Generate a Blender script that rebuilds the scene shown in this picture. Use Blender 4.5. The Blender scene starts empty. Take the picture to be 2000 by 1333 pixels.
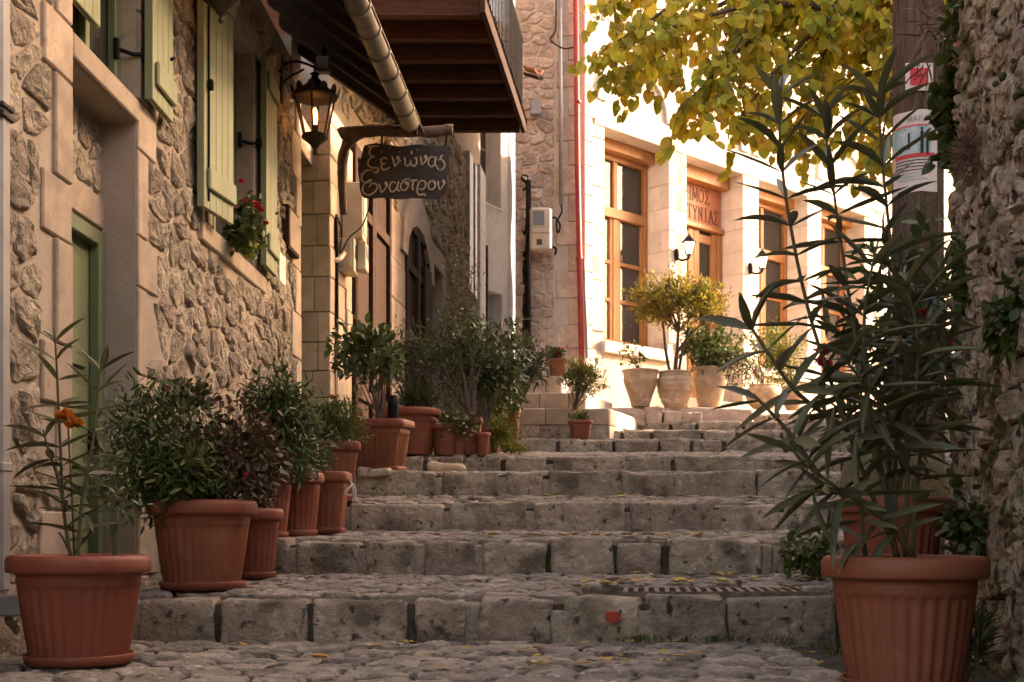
import bpy, math, random
import numpy as np
from mathutils import Vector, Matrix, noise, Quaternion

# ------------------------------------------------------------------ camera, sky, sun, exposure
F = 2400.0          # focal length in photo pixels (photo is 2000 wide)
HOR = 1035.0        # horizon row in the photo
EYE = 0.56          # camera height above the lower landing
sc = bpy.context.scene
cam_d = bpy.data.cameras.new('camera'); cam = bpy.data.objects.new('camera', cam_d)
sc.collection.objects.link(cam); sc.camera = cam
cam.location = (0, 0, EYE); cam.rotation_euler = (math.pi/2, 0, 0)
cam_d.sensor_width = 36.0; cam_d.lens = 36.0*F/2000.0
cam_d.shift_y = (HOR-666.5)/2000.0
cam_d.clip_start = 0.05; cam_d.clip_end = 2000
cam_d.dof.use_dof = True; cam_d.dof.focus_distance = 6.0; cam_d.dof.aperture_fstop = 7.0

SUN_EL, SUN_AZ = math.radians(23), math.radians(66)     # azimuth clockwise from +Y
world = bpy.data.worlds.new('World'); sc.world = world; world.use_nodes = True
wn = world.node_tree.nodes; wl = world.node_tree.links
bg = wn['Background']
sky = wn.new('ShaderNodeTexSky'); sky.sky_type = 'NISHITA'; sky.sun_disc = False
sky.sun_elevation = SUN_EL; sky.sun_rotation = SUN_AZ
sky.air_density = 1.0; sky.dust_density = 6.0; sky.ozone_density = 0.3
wl.new(sky.outputs[0], bg.inputs[0]); bg.inputs[1].default_value = 0.15
sun_d = bpy.data.lights.new('sun', 'SUN'); sun = bpy.data.objects.new('sun', sun_d)
sc.collection.objects.link(sun)
sun_d.energy = 2.0; sun_d.angle = math.radians(0.6); sun_d.color = (1.0, 0.975, 0.95)
to_sun = Vector((math.sin(SUN_AZ)*math.cos(SUN_EL), math.cos(SUN_AZ)*math.cos(SUN_EL), math.sin(SUN_EL)))
sun.rotation_euler = to_sun.to_track_quat('Z', 'Y').to_euler(); sun.location = (20, 0, 20)
sc.view_settings.view_transform = 'Standard'; sc.view_settings.look = 'None'
sc.view_settings.gamma = 1.0; sc.view_settings.exposure = 2.65
sc.view_settings.use_white_balance = True; sc.view_settings.white_balance_temperature = 8900; sc.view_settings.white_balance_tint = 25
sc.render.engine = 'CYCLES'
sc.cycles.use_denoising = True
sc.cycles.max_bounces = 6; sc.cycles.diffuse_bounces = 4; sc.cycles.glossy_bounces = 2
sc.cycles.transmission_bounces = 4; sc.cycles.transparent_max_bounces = 8
sc.cycles.caustics_reflective = False; sc.cycles.caustics_refractive = False
sc.cycles.sample_clamp_indirect = 6.0

# ------------------------------------------------------------------ helpers
COL = sc.collection
WL = {}
R = random.Random(7)

def PX(x, y, Y):
    """photo pixel + depth -> world point"""
    return Vector(((x-1000.0)/F*Y, Y, EYE+(HOR-y)/F*Y))

def tag(o, label=None, cat=None, group=None, kind=None):
    if label: o['label'] = label
    if cat: o['category'] = cat
    if group: o['group'] = group
    if kind: o['kind'] = kind
    return o

def E(name, loc, label=None, cat=None, group=None, kind=None):
    o = bpy.data.objects.new(name, None); COL.objects.link(o)
    o.empty_display_size = 0.1
    o.location = loc; WL[o.name] = Vector(loc)
    return tag(o, label, cat, group, kind)

def base_of(parent):
    return WL[parent.name] if parent is not None else Vector((0, 0, 0))

def O(name, verts, faces, mat, parent=None, smooth=False, kind=None):
    V = np.asarray([tuple(v) for v in verts], dtype=float)
    lo, hi = V.min(0), V.max(0)
    c = (lo+hi)/2
    if parent is None: c[2] = lo[2]
    me = bpy.data.meshes.new(name)
    me.from_pydata((V-c).tolist(), [], [tuple(f) for f in faces])
    if smooth: me.polygons.foreach_set('use_smooth', [True]*len(me.polygons))
    if mat is not None: me.materials.append(mat)
    me.update()
    o = bpy.data.objects.new(name, me); COL.objects.link(o)
    o.location = Vector(c)-base_of(parent); o.parent = parent
    WL[o.name] = Vector(c)
    if kind: o['kind'] = kind
    return o

class MB:
    def __init__(s): s.v = []; s.f = []
    def add(s, v, f):
        b = len(s.v); s.v += [tuple(p) for p in v]; s.f += [tuple(i+b for i in q) for q in f]; return s
    def out(s, name, mat, parent=None, smooth=False, kind=None):
        return O(name, s.v, s.f, mat, parent, smooth, kind)

BF = [(0,3,2,1),(4,5,6,7),(0,1,5,4),(1,2,6,5),(2,3,7,6),(3,0,4,7)]
def boxv(a, b, T=None):
    (x0,y0,z0),(x1,y1,z1) = a, b
    v = [Vector(p) for p in ((x0,y0,z0),(x1,y0,z0),(x1,y1,z0),(x0,y1,z0),(x0,y0,z1),(x1,y0,z1),(x1,y1,z1),(x0,y1,z1))]
    return [T(p) if T else p for p in v]

def bevel_box(a, b, r, T=None):
    """box with 45 degree chamfers, 44 triangles"""
    x0,y0,z0 = [min(p,q) for p,q in zip(a,b)]; x1,y1,z1 = [max(p,q) for p,q in zip(a,b)]
    r = min(r, .45*(x1-x0), .45*(y1-y0), .45*(z1-z0))
    V=[]; idx={}
    for i,x in enumerate((x0,x1)):
        for j,y in enumerate((y0,y1)):
            for k,z in enumerate((z0,z1)):
                sx,sy,sz = (1 if i==0 else -1),(1 if j==0 else -1),(1 if k==0 else -1)
                idx[i,j,k]=len(V)
                V += [(x,y+sy*r,z+sz*r),(x+sx*r,y,z+sz*r),(x+sx*r,y+sy*r,z)]
    Fc=[]
    for ax in range(3):
        for s in (0,1):
            q=[]
            for (p,t) in ((0,0),(1,0),(1,1),(0,1)):
                k=[0,0,0]; k[ax]=s; k[(ax+1)%3]=p; k[(ax+2)%3]=t
                q.append(idx[tuple(k)]+ax)
            Fc.append(tuple(q if s==1 else q[::-1]))
    for ax in range(3):           # edges along ax
        b_,c_=(ax+1)%3,(ax+2)%3
        for p in (0,1):
            for t in (0,1):
                k0=[0,0,0];k1=[0,0,0]
                k0[ax]=0;k1[ax]=1
                for k in (k0,k1): k[b_]=p;k[c_]=t
                A,B=idx[tuple(k0)],idx[tuple(k1)]
                q=(A+b_,B+b_,B+c_,A+c_)
                Fc.append(q if (p+t)%2==0 else q[::-1])
    for k,i in idx.items():
        q=(i,i+1,i+2)
        Fc.append(q if sum(k)%2==1 else q[::-1])
    V=[Vector(v) for v in V]
    return ([T(v) for v in V] if T else V), Fc

def B(name, a, b, mat, parent=None, r=0.0, T=None, smooth=False):
    if r > 0:
        v, f = bevel_box(a, b, r, T)
    else:
        v, f = boxv(a, b, T), BF
    return O(name, v, f, mat, parent, smooth)

def chunk(a, b, r, n=4, amp=.01, freq=6.0, T=None, seed=0):
    """irregular rounded stone block"""
    lo = Vector([min(p,q) for p,q in zip(a,b)]); hi = Vector([max(p,q) for p,q in zip(a,b)])
    c=(lo+hi)/2; h=(hi-lo)/2; r=min(r,.9*min(h))
    key={}; V=[]; Fc=[]
    def P(p):
        k=(round(p[0],5),round(p[1],5),round(p[2],5))
        if k in key: return key[k]
        p=Vector(p)
        inn=Vector([max(-(h[i]-r),min(h[i]-r,p[i])) for i in range(3)])
        d=p-inn
        w=inn+(d.normalized()*r if d.length>1e-9 else d)+c
        nv=noise.noise_vector(w*freq+Vector((seed*3.1,seed*1.7,seed)))
        n2=noise.noise_vector(w*freq*2.7+Vector((seed,seed*2.3,9)))
        w=w+nv*amp+n2*amp*.45
        key[k]=len(V); V.append(T(w) if T else w); return key[k]
    def par(hh):
        t=[-hh,-hh+r*.6,]; m=n-2
        inner=[-hh+r+(2*(hh-r))*i/max(1,m-1) for i in range(m)] if m>1 else [0]
        t+=inner+[hh-r*.6,hh]; return t
    for ax in range(3):
        b1,c1=(ax+1)%3,(ax+2)%3
        U=par(h[b1]); W=par(h[c1])
        for s in (-1,1):
            g=[]
            for u in U:
                row=[]
                for w in W:
                    p=[0,0,0]; p[ax]=s*h[ax]; p[b1]=u; p[c1]=w; row.append(P(p))
                g.append(row)
            for i in range(len(U)-1):
                for j in range(len(W)-1):
                    q=(g[i][j],g[i+1][j],g[i+1][j+1],g[i][j+1])
                    Fc.append(q if s>0 else q[::-1])
    return V,Fc

def frame_of(a, b=None):
    d=Vector(a).normalized(); u=Vector((0,0,1)) if abs(d.z)<.95 else Vector((1,0,0))
    x=d.cross(u).normalized(); return x, d.cross(x).normalized()*-1, d

def tube(pts, rad, n=8, caps=True):
    pts=[Vector(p) for p in pts]; m=len(pts)
    if not hasattr(rad,'__len__'): rad=[rad]*m
    V=[];Fc=[]
    px=None
    for i,p in enumerate(pts):
        d=(pts[min(i+1,m-1)]-pts[max(i-1,0)])
        if d.length<1e-9: d=Vector((0,0,1))
        d.normalize()
        if px is None:
            u=Vector((0,0,1)) if abs(d.z)<.9 else Vector((1,0,0)); x=d.cross(u).normalized()
        else:
            x=(px-d*px.dot(d)); x=x.normalized() if x.length>1e-6 else d.orthogonal().normalized()
        px=x; y=d.cross(x)
        for k in range(n):
            a=2*math.pi*k/n; V.append(p+(x*math.cos(a)+y*math.sin(a))*rad[i])
    for i in range(m-1):
        for k in range(n):
            k2=(k+1)%n; Fc.append((i*n+k,i*n+k2,(i+1)*n+k2,(i+1)*n+k))
    if caps:
        Fc.append(tuple(range(n))[::-1]); Fc.append(tuple(range((m-1)*n,m*n)))
    return V,Fc

def smoothline(pts, k=4):
    pts=[Vector(p) for p in pts]; out=[]
    for i in range(len(pts)-1):
        p0=pts[max(i-1,0)];p1=pts[i];p2=pts[i+1];p3=pts[min(i+2,len(pts)-1)]
        for j in range(k):
            t=j/k
            out.append(.5*((2*p1)+(p2-p0)*t+(2*p0-5*p1+4*p2-p3)*t*t+(3*p1-p0-3*p2+p3)*t**3))
    out.append(pts[-1]); return out

def lathe(prof, n=48, c=(0,0,0), cap_bottom=True, cap_top=False, rfun=None):
    """prof: list of (r,z); rfun(theta,i,r,z)->(rx,ry,z) optional"""
    V=[];Fc=[]
    for i,(r,z) in enumerate(prof):
        for k in range(n):
            a=2*math.pi*k/n
            if rfun: V.append(Vector(c)+Vector(rfun(a,i,r,z)))
            else: V.append(Vector(c)+Vector((r*math.cos(a),r*math.sin(a),z)))
    for i in range(len(prof)-1):
        for k in range(n):
            k2=(k+1)%n; Fc.append((i*n+k,i*n+k2,(i+1)*n+k2,(i+1)*n+k))
    if cap_bottom: Fc.append(tuple(range(n))[::-1])
    if cap_top: Fc.append(tuple(range((len(prof)-1)*n,len(prof)*n)))
    return V,Fc

def prism(poly, n0, n1, T):
    """extrude polygon of (u,z) between n0 and n1 in a wall frame T(u,n,z)"""
    m=len(poly)
    V=[T(Vector((u,n0,z))) for u,z in poly]+[T(Vector((u,n1,z))) for u,z in poly]
    Fc=[tuple(range(m))[::-1],tuple(range(m,2*m))]+[(i,(i+1)%m,m+(i+1)%m,m+i) for i in range(m)]
    return V,Fc

class Wall:
    """vertical plane: u runs along d, n is the distance out of the wall, z is up"""
    def __init__(s, o, d, nrm):
        s.o=Vector((o[0],o[1],0)); s.d=Vector((d[0],d[1],0)).normalized(); s.n=Vector((nrm[0],nrm[1],0)).normalized()
    def __call__(s, p):
        return s.o+s.d*p[0]+s.n*p[1]+Vector((0,0,p[2]))

def wall_boxes(rect, holes, n0, n1, T):
    """solid wall with rectangular holes, as one mesh of cells"""
    u0,z0,u1,z1=rect
    us=sorted({u0,u1}|{h[0] for h in holes if u0<h[0]<u1}|{h[2] for h in holes if u0<h[2]<u1})
    zs=sorted({z0,z1}|{h[1] for h in holes if z0<h[1]<z1}|{h[3] for h in holes if z0<h[3]<z1})
    solid={}
    for i in range(len(us)-1):
        for j in range(len(zs)-1):
            cu,cz=(us[i]+us[i+1])/2,(zs[j]+zs[j+1])/2
            solid[i,j]=not any(h[0]<cu<h[2] and h[1]<cz<h[3] for h in holes)
    m=MB()
    for (i,j),s in solid.items():
        if not s: continue
        a,b,c,d=us[i],us[i+1],zs[j],zs[j+1]
        q=lambda *p:[T(Vector(t)) for t in p]
        m.add(q((a,n1,c),(b,n1,c),(b,n1,d),(a,n1,d)),[(0,1,2,3)])
        m.add(q((a,n0,c),(b,n0,c),(b,n0,d),(a,n0,d)),[(3,2,1,0)])
        if not solid.get((i-1,j)): m.add(q((a,n0,c),(a,n1,c),(a,n1,d),(a,n0,d)),[(0,1,2,3)])
        if not solid.get((i+1,j)): m.add(q((b,n0,c),(b,n1,c),(b,n1,d),(b,n0,d)),[(3,2,1,0)])
        if not solid.get((i,j-1)): m.add(q((a,n0,c),(b,n0,c),(b,n1,c),(a,n1,c)),[(0,1,2,3)])
        if not solid.get((i,j+1)): m.add(q((a,n0,d),(b,n0,d),(b,n1,d),(a,n1,d)),[(3,2,1,0)])
    return m

def clip_poly(poly, px, py, nx, ny):
    """keep the side where (p-(px,py)).n <= 0"""
    out=[]; m=len(poly)
    for i in range(m):
        a=poly[i]; b=poly[(i+1)%m]
        da=(a[0]-px)*nx+(a[1]-py)*ny; db=(b[0]-px)*nx+(b[1]-py)*ny
        if da<=0: out.append(a)
        if (da<0<db) or (db<0<da):
            t=da/(da-db); out.append((a[0]+(b[0]-a[0])*t,a[1]+(b[1]-a[1])*t))
    return out

def parea(p):
    return .5*abs(sum(p[i][0]*p[(i+1)%len(p)][1]-p[(i+1)%len(p)][0]*p[i][1] for i in range(len(p)))) if len(p)>2 else 0

def cells(rect, su, sv, holes=(), rng=R, jit=.42, drop=0.0):
    """irregular stone outlines filling rect around rectangular holes"""
    u0,v0,u1,v1=rect; pts=[]
    j=0; v=v0
    while v<v1+sv*.3:
        hv=sv*rng.uniform(.75,1.3); u=u0-rng.uniform(0,su)
        while u<u1+su:
            w=su*rng.uniform(.6,1.5)
            p=(u+w/2+rng.uniform(-jit,jit)*su*.4, v+hv/2+rng.uniform(-jit,jit)*sv)
            if u0-.02<p[0]<u1+.02 and v0-.02<p[1]<v1+.02 and not any(h[0]-.02<p[0]<h[2]+.02 and h[1]-.02<p[1]<h[3]+.02 for h in holes) and rng.random()>drop:
                pts.append(p)
            u+=w
        v+=hv
    P=np.array(pts); asp=su/sv; out=[]
    Q=P.copy(); Q[:,0]/=asp
    for i,p in enumerate(pts):
        d=((Q-Q[i])**2).sum(1); near=np.argsort(d)[1:22]
        poly=[(max(u0,p[0]-2*su),max(v0,p[1]-2*sv)),(min(u1,p[0]+2*su),max(v0,p[1]-2*sv)),(min(u1,p[0]+2*su),min(v1,p[1]+2*sv)),(max(u0,p[0]-2*su),min(v1,p[1]+2*sv))]
        for k in near:
            q=pts[k]; nx,ny=(q[0]-p[0])/asp/asp,(q[1]-p[1])
            poly=clip_poly(poly,(p[0]+q[0])/2,(p[1]+q[1])/2,nx,ny)
            if len(poly)<3: break
        for h in holes:
            if len(poly)<3: break
            lo=(min(a[0] for a in poly),min(a[1] for a in poly)); hi=(max(a[0] for a in poly),max(a[1] for a in poly))
            if hi[0]>h[0] and lo[0]<h[2] and hi[1]>h[1] and lo[1]<h[3]:
                best=None
                for (qx,qy,nx,ny) in ((h[0],0,1,0),(h[2],0,-1,0),(0,h[1],0,1),(0,h[3],0,-1)):
                    c=clip_poly(poly,qx,qy,nx,ny)
                    if best is None or parea(c)>parea(best): best=c
                poly=best
        if len(poly)>=3 and parea(poly)>.12*su*sv: out.append(poly)
    return out

def stone(poly, joint, depth, T, rng, n0=-.03, rough=.012, rnd=1, dome=.55, facets=3, slope=.9):
    """one rough angular stone standing proud of a wall plane; poly in (u,z)"""
    cx=sum(p[0] for p in poly)/len(poly); cy=sum(p[1] for p in poly)/len(poly)
    sz=math.sqrt(max(parea(poly),1e-6))
    k=max(.3,1-2*joint/sz)
    poly=[(cx+(p[0]-cx)*k,cy+(p[1]-cy)*k) for p in poly]
    for _ in range(rnd):
        q=[]
        for i in range(len(poly)):
            a=poly[i];b=poly[(i+1)%len(poly)]
            q+= [(a[0]*.84+b[0]*.16,a[1]*.84+b[1]*.16),(a[0]*.16+b[0]*.84,a[1]*.16+b[1]*.84)]
        poly=q
    per=sum(math.hypot(poly[i][0]-poly[i-1][0],poly[i][1]-poly[i-1][1]) for i in range(len(poly)))
    q=[]
    for i in range(len(poly)):
        a=poly[i];b=poly[(i+1)%len(poly)]; L=math.hypot(a[0]-b[0],a[1]-b[1]); m_=max(1,int(round(L/per*17)))
        for t in range(m_): q.append((a[0]+(b[0]-a[0])*t/m_,a[1]+(b[1]-a[1])*t/m_))
    poly=q
    m=len(poly); s=rng.uniform(0,100); V=[];Fc=[]
    planes=[(rng.uniform(0,6.283),rng.uniform(.35,1.0)*slope,rng.uniform(.75,1.15)) for _ in range(facets)]
    def face(u,z):
        du,dz=(u-cx)/sz,(z-cy)/sz
        return depth*max(.12,min([1.12]+[c-g*(math.cos(t)*du+math.sin(t)*dz) for t,g,c in planes]))
    rings=[(1.0,None),(1.0,.22),(.95,.72),(.84,1.0),(.62,1.03),(.34,1.06)]
    for ri,(sc_,k_) in enumerate(rings):
        for (u,z) in poly:
            uu=cx+(u-cx)*sc_; zz=cy+(z-cy)*sc_
            if ri==0: nn=n0
            else:
                nn=face(uu,zz)*k_
                w=Vector((uu*11+s,zz*11,s)); 
                nn+=(noise.noise(w)+.7*noise.noise(w*2.3)+.5*noise.noise(w*5.1))*rough*(.5 if ri==1 else 1)
                w2=noise.noise_vector(Vector((uu*16,zz*16,s)))
                uu+=w2.x*rough*1.0; zz+=w2.y*rough*1.0
            V.append(T(Vector((uu,nn,zz))))
    V.append(T(Vector((cx,face(cx,cy)+rng.uniform(-.5,.5)*rough,cy))))
    for r_ in range(len(rings)-1):
        for i in range(m):
            i2=(i+1)%m; Fc.append((r_*m+i,r_*m+i2,(r_+1)*m+i2,(r_+1)*m+i))
    t=(len(rings)-1)*m
    for i in range(m): Fc.append((t+i,t+(i+1)%m,len(V)-1))
    return V,Fc

def emit(pieces, name, mat, parent, limit=300, smooth=True, key=None):
    """pieces: list of (verts,faces); the largest in view become parts, the rest one part of kind stuff"""
    def app(pc):
        p=np.array([tuple(v) for v in pc[0]]); c=p.mean(0)
        x,y=1000+F*c[0]/max(c[1],.3), HOR-F*(c[2]-EYE)/max(c[1],.3)
        inview=(-60<x<2060 and -60<y<1400 and c[1]>.3)
        return (0 if inview else 1, -np.linalg.norm(p.max(0)-p.min(0))/max(c[1],.3))
    order=sorted(pieces,key=app)
    for v,f in order[:limit]: O(name,v,f,mat,parent,smooth)
    if len(order)>limit:
        m=MB()
        for v,f in order[limit:]: m.add(v,f)
        m.out(name+'_filling',mat,parent,smooth,kind='stuff')

# ------------------------------------------------------------------ materials
def rgb(c): return (c[0],c[1],c[2],1.0)
def M(name, c1, c2=None, scale=4.0, rough=.8, bump=0.0, bscale=25.0, var=0.0, metal=0.0, spec=.3, stains=(), hue=0.0, lo=.35, hi=.65, bdist=.02, transl=0.0, island=False, stretch=None, emit_=None, detail=6.0, vbump=0.0):
    m=bpy.data.materials.new(name); m.use_nodes=True; nt=m.node_tree; N=nt.nodes; L=nt.links
    bs=N['Principled BSDF']; bs.inputs['Roughness'].default_value=rough; bs.inputs['Metallic'].default_value=metal
    bs.inputs['Specular IOR Level'].default_value=spec
    geo=N.new('ShaderNodeNewGeometry'); pos=geo.outputs['Position']
    if stretch:
        mp=N.new('ShaderNodeMapping'); mp.inputs['Scale'].default_value=stretch; L.new(pos,mp.inputs['Vector']); pos=mp.outputs['Vector']
    def nz(s,d=detail,r=.6):
        n=N.new('ShaderNodeTexNoise'); n.inputs['Scale'].default_value=s; n.inputs['Detail'].default_value=d; n.inputs['Roughness'].default_value=r
        L.new(pos,n.inputs['Vector']); return n.outputs['Fac']
    def ramp(f,a,b):
        r=N.new('ShaderNodeMapRange'); r.inputs['From Min'].default_value=a; r.inputs['From Max'].default_value=b; r.interpolation_type='SMOOTHSTEP'
        L.new(f,r.inputs['Value']); return r.outputs['Result']
    def mix(f,a,b,bt='MIX'):
        x=N.new('ShaderNodeMix'); x.data_type='RGBA'; x.blend_type=bt
        if hasattr(f,'links'): L.new(f,x.inputs['Factor'])
        else: x.inputs['Factor'].default_value=f
        for s,i in ((a,6),(b,7)):
            if hasattr(s,'links'): L.new(s,x.inputs[i])
            else: x.inputs[i].default_value=rgb(s)
        return x.outputs[2]
    c=c1
    if c2 is not None: c=mix(ramp(nz(scale),lo,hi),c1,c2)
    for (col,s,a,b_) in stains:
        c=mix(ramp(nz(s),a,b_),c,col)
    if var>0 or hue>0:
        if island: rnd=geo.outputs['Random Per Island']
        else:
            oi=N.new('ShaderNodeObjectInfo'); rnd=oi.outputs['Random']
        hs=N.new('ShaderNodeHueSaturation')
        mr=N.new('ShaderNodeMapRange'); L.new(rnd,mr.inputs['Value']); mr.inputs['To Min'].default_value=1-var; mr.inputs['To Max'].default_value=1+var
        L.new(mr.outputs['Result'],hs.inputs['Value'])
        if hue>0:
            mt=N.new('ShaderNodeMath'); mt.operation='MULTIPLY'; L.new(rnd,mt.inputs[0]); mt.inputs[1].default_value=17.31
            fr=N.new('ShaderNodeMath'); fr.operation='FRACT'; L.new(mt.outputs[0],fr.inputs[0])
            mh=N.new('ShaderNodeMapRange'); L.new(fr.outputs[0],mh.inputs['Value']); mh.inputs['To Min'].default_value=.5-hue; mh.inputs['To Max'].default_value=.5+hue
            L.new(mh.outputs['Result'],hs.inputs['Hue'])
        if hasattr(c,'links'): L.new(c,hs.inputs['Color'])
        else: hs.inputs['Color'].default_value=rgb(c)
        c=hs.outputs['Color']
    if hasattr(c,'links'): L.new(c,bs.inputs['Base Color'])
    else: bs.inputs['Base Color'].default_value=rgb(c)
    if bump>0:
        bp=N.new('ShaderNodeBump'); bp.inputs['Strength'].default_value=bump; bp.inputs['Distance'].default_value=bdist
        h=nz(bscale,8.0,.65)
        if vbump>0:
            vo=N.new('ShaderNodeTexVoronoi'); vo.inputs['Scale'].default_value=bscale*.8; L.new(pos,vo.inputs['Vector'])
            ad=N.new('ShaderNodeMath'); ad.operation='MULTIPLY_ADD'; L.new(vo.outputs['Distance'],ad.inputs[0]); ad.inputs[1].default_value=vbump; L.new(h,ad.inputs[2]); h=ad.outputs[0]
        L.new(h,bp.inputs['Height']); L.new(bp.outputs['Normal'],bs.inputs['Normal'])
    if emit_:
        bs.inputs['Emission Color'].default_value=rgb(emit_[0]); bs.inputs['Emission Strength'].default_value=emit_[1]
    if transl>0:
        tr=N.new('ShaderNodeBsdfTranslucent')
        if hasattr(c,'links'): L.new(c,tr.inputs['Color'])
        else: tr.inputs['Color'].default_value=rgb(c)
        mx=N.new('ShaderNodeMixShader'); mx.inputs[0].default_value=transl
        L.new(bs.outputs[0],mx.inputs[1]); L.new(tr.outputs[0],mx.inputs[2]); L.new(mx.outputs[0],N['Material Output'].inputs[0])
    return m

def glass_mat(name, tint, alpha):
    """thin pane: mostly clear or dark reflective sheet"""
    m=bpy.data.materials.new(name); m.use_nodes=True; nt=m.node_tree; N=nt.nodes; L=nt.links
    bs=N['Principled BSDF']; bs.inputs['Base Color'].default_value=rgb(tint); bs.inputs['Roughness'].default_value=.03
    bs.inputs['Specular IOR Level'].default_value=.8
    if alpha<1:
        tp=N.new('ShaderNodeBsdfTransparent'); mx=N.new('ShaderNodeMixShader'); mx.inputs[0].default_value=alpha
        L.new(tp.outputs[0],mx.inputs[1]); L.new(bs.outputs[0],mx.inputs[2]); L.new(mx.outputs[0],N['Material Output'].inputs[0])
    return m

m_mortar=M('mortar',(.35,.28,.22),(.42,.345,.275),3,.95,.7,55,bdist=.012,stains=(((.27,.205,.155),6,.56,.72),))
m_rubble=M('rubble_stone',(.47,.38,.285),(.33,.27,.21),9,.92,1.0,20,var=.26,hue=.012,bdist=.07,vbump=.5,stains=(((.58,.48,.36),15,.52,.68),((.15,.12,.095),30,.59,.69)))
m_ashlar=M('cut_stone',(.44,.345,.26),(.37,.285,.215),6,.9,.6,90,var=.12,bdist=.008,stains=(((.28,.215,.16),30,.56,.72),((.31,.24,.185),3,.52,.7)))
m_step=M('step_stone',(.49,.395,.295),(.35,.28,.21),5,.9,1.0,22,var=.2,hue=.01,bdist=.05,vbump=.25,stains=(((.60,.51,.39),15,.54,.70),((.17,.138,.10),3.2,.45,.66),((.06,.048,.036),17,.57,.69),((.12,.11,.045),4.5,.62,.73)))
m_pack=M('packing_rubble',(.42,.35,.265),(.28,.23,.175),40,.95,1.0,60,var=.15,bdist=.02)
m_cream=M('cream_rubble',(.62,.50,.36),(.48,.38,.27),7,.92,1.0,26,var=.2,hue=.012,bdist=.05,vbump=.3,stains=(((.60,.50,.36),12,.54,.7),((.16,.12,.085),18,.58,.7)))
m_cobble=M('cobble',(.38,.315,.25),(.25,.21,.17),9,.85,1.0,22,var=.25,hue=.012,bdist=.04,stains=(((.52,.46,.38),15,.56,.69),((.075,.06,.045),8,.55,.67)))
m_dirt=M('joint_dirt',(.050,.040,.030),(.10,.082,.062),12,1,.6,50,bdist=.02,stains=(((.06,.075,.025),6,.56,.68),))
m_ground=M('earth',(.20,.17,.13),(.13,.11,.085),3,1,.5,30)
m_terra=M('terracotta_plastic',(.235,.068,.037),(.20,.058,.032),3,.55,.10,60,var=.16,hue=.008,spec=.3,stains=(((.29,.105,.062),4,.48,.76),((.12,.045,.028),7,.58,.80)))
m_soil=M('soil',(.05,.035,.025),(.09,.065,.045),30,1,.8,60)
m_green=M('green_paint',(.145,.175,.09),(.125,.155,.08),2,.6,.15,40,stretch=(3,3,.4),var=.06,stains=(((.105,.12,.07),5,.55,.75),))
m_green_l=M('pale_green_paint',(.25,.27,.155),(.22,.24,.135),2,.6,.15,40,stretch=(3,3,.4),var=.06,stains=(((.19,.20,.125),5,.55,.75),((.31,.31,.21),16,.62,.74)))
m_black=M('black_iron',(.008,.007,.006),(.016,.013,.011),12,.8,.2,60,spec=.12)
m_grate=M('rusty_grate',(.20,.155,.12),(.12,.09,.07),20,.7,.4,60,metal=.2)
m_iron=M('dark_iron',(.035,.028,.022),(.07,.05,.035),15,.6,.3,60,metal=.4)
m_dwood=M('dark_wood',(.030,.016,.011),(.050,.028,.019),4,.8,.35,30,stretch=(1,8,8),var=.12,bdist=.006,spec=.08)
m_bdoor=M('brown_door_wood',(.050,.027,.018),(.034,.019,.013),5,.85,.2,30,stretch=(8,8,1),var=.1,bdist=.004,spec=.06)
m_owood=M('varnished_wood',(.42,.19,.075),(.33,.14,.055),6,.42,.15,30,stretch=(6,6,1),var=.06,bdist=.003)
m_rough_wood=M('rough_branch',(.060,.035,.022),(.12,.075,.05),10,.75,.8,30,bdist=.02)
m_pole=M('weathered_pole',(.155,.105,.075),(.085,.055,.040),6,.9,.8,18,stretch=(9,9,.6),bdist=.02,stains=(((.035,.025,.02),5,.56,.66),))
m_facade=M('pale_limestone',(.70,.63,.55),(.60,.53,.455),4,.9,.4,60,var=.09,bdist=.006,stains=(((.50,.40,.31),9,.62,.76),))
m_facade_m=M('pale_mortar',(.60,.52,.44),(.50,.43,.365),5,.95,.4,60)
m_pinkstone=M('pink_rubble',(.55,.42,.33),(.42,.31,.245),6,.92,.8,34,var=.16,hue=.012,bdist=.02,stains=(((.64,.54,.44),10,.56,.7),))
m_white=M('whitewash',(.80,.81,.82),(.72,.73,.74),5,.95,.9,22,bdist=.02,stains=(((.42,.40,.38),9,.62,.78),))
m_zinc=M('zinc_gutter',(.19,.17,.13),(.13,.115,.088),6,.5,.15,40,metal=.35)
m_greypipe=M('grey_pipe',(.33,.315,.30),(.26,.25,.24),5,.5,.1,40,metal=.2)
m_redpipe=M('red_pipe',(.42,.055,.045),(.34,.045,.04),6,.45,.05,40)
m_beige=M('meter_plastic',(.58,.49,.37),(.50,.42,.31),5,.5,.05,40)
m_clay=M('pale_clay',(.50,.37,.25),(.38,.26,.17),8,.9,.4,40,var=.06,stains=(((.64,.54,.42),6,.54,.68),((.28,.19,.12),12,.62,.75)))
m_clayg=M('mossy_clay',(.22,.17,.10),(.13,.115,.06),6,.9,.4,40)
m_bark=M('bark',(.085,.06,.045),(.14,.105,.08),18,.95,.8,40,stretch=(2,2,.5))
m_twig=M('green_stem',(.085,.085,.04),(.13,.11,.06),20,.7,.2,40)
m_paper=M('paper',(.74,.68,.62),(.66,.60,.54),6,.8,.2,18,bdist=.01)
m_dark=M('interior_dark',(.02,.018,.015),None,rough=.9)
m_curtain=M('curtain',(.42,.37,.31),(.36,.31,.26),5,.95,.2,20,stretch=(8,8,.5))
m_glass=glass_mat('window_glass',(.045,.042,.038),.72)
m_lglass=glass_mat('lantern_glass',(.45,.38,.28),.09)
m_palegloss=M('pale_gloss',(.75,.68,.55),None,rough=.25,spec=.5)
m_bulb=M('lit_bulb',(.9,.5,.2),None,emit_=((1.0,.42,.10),4.0))
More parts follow.
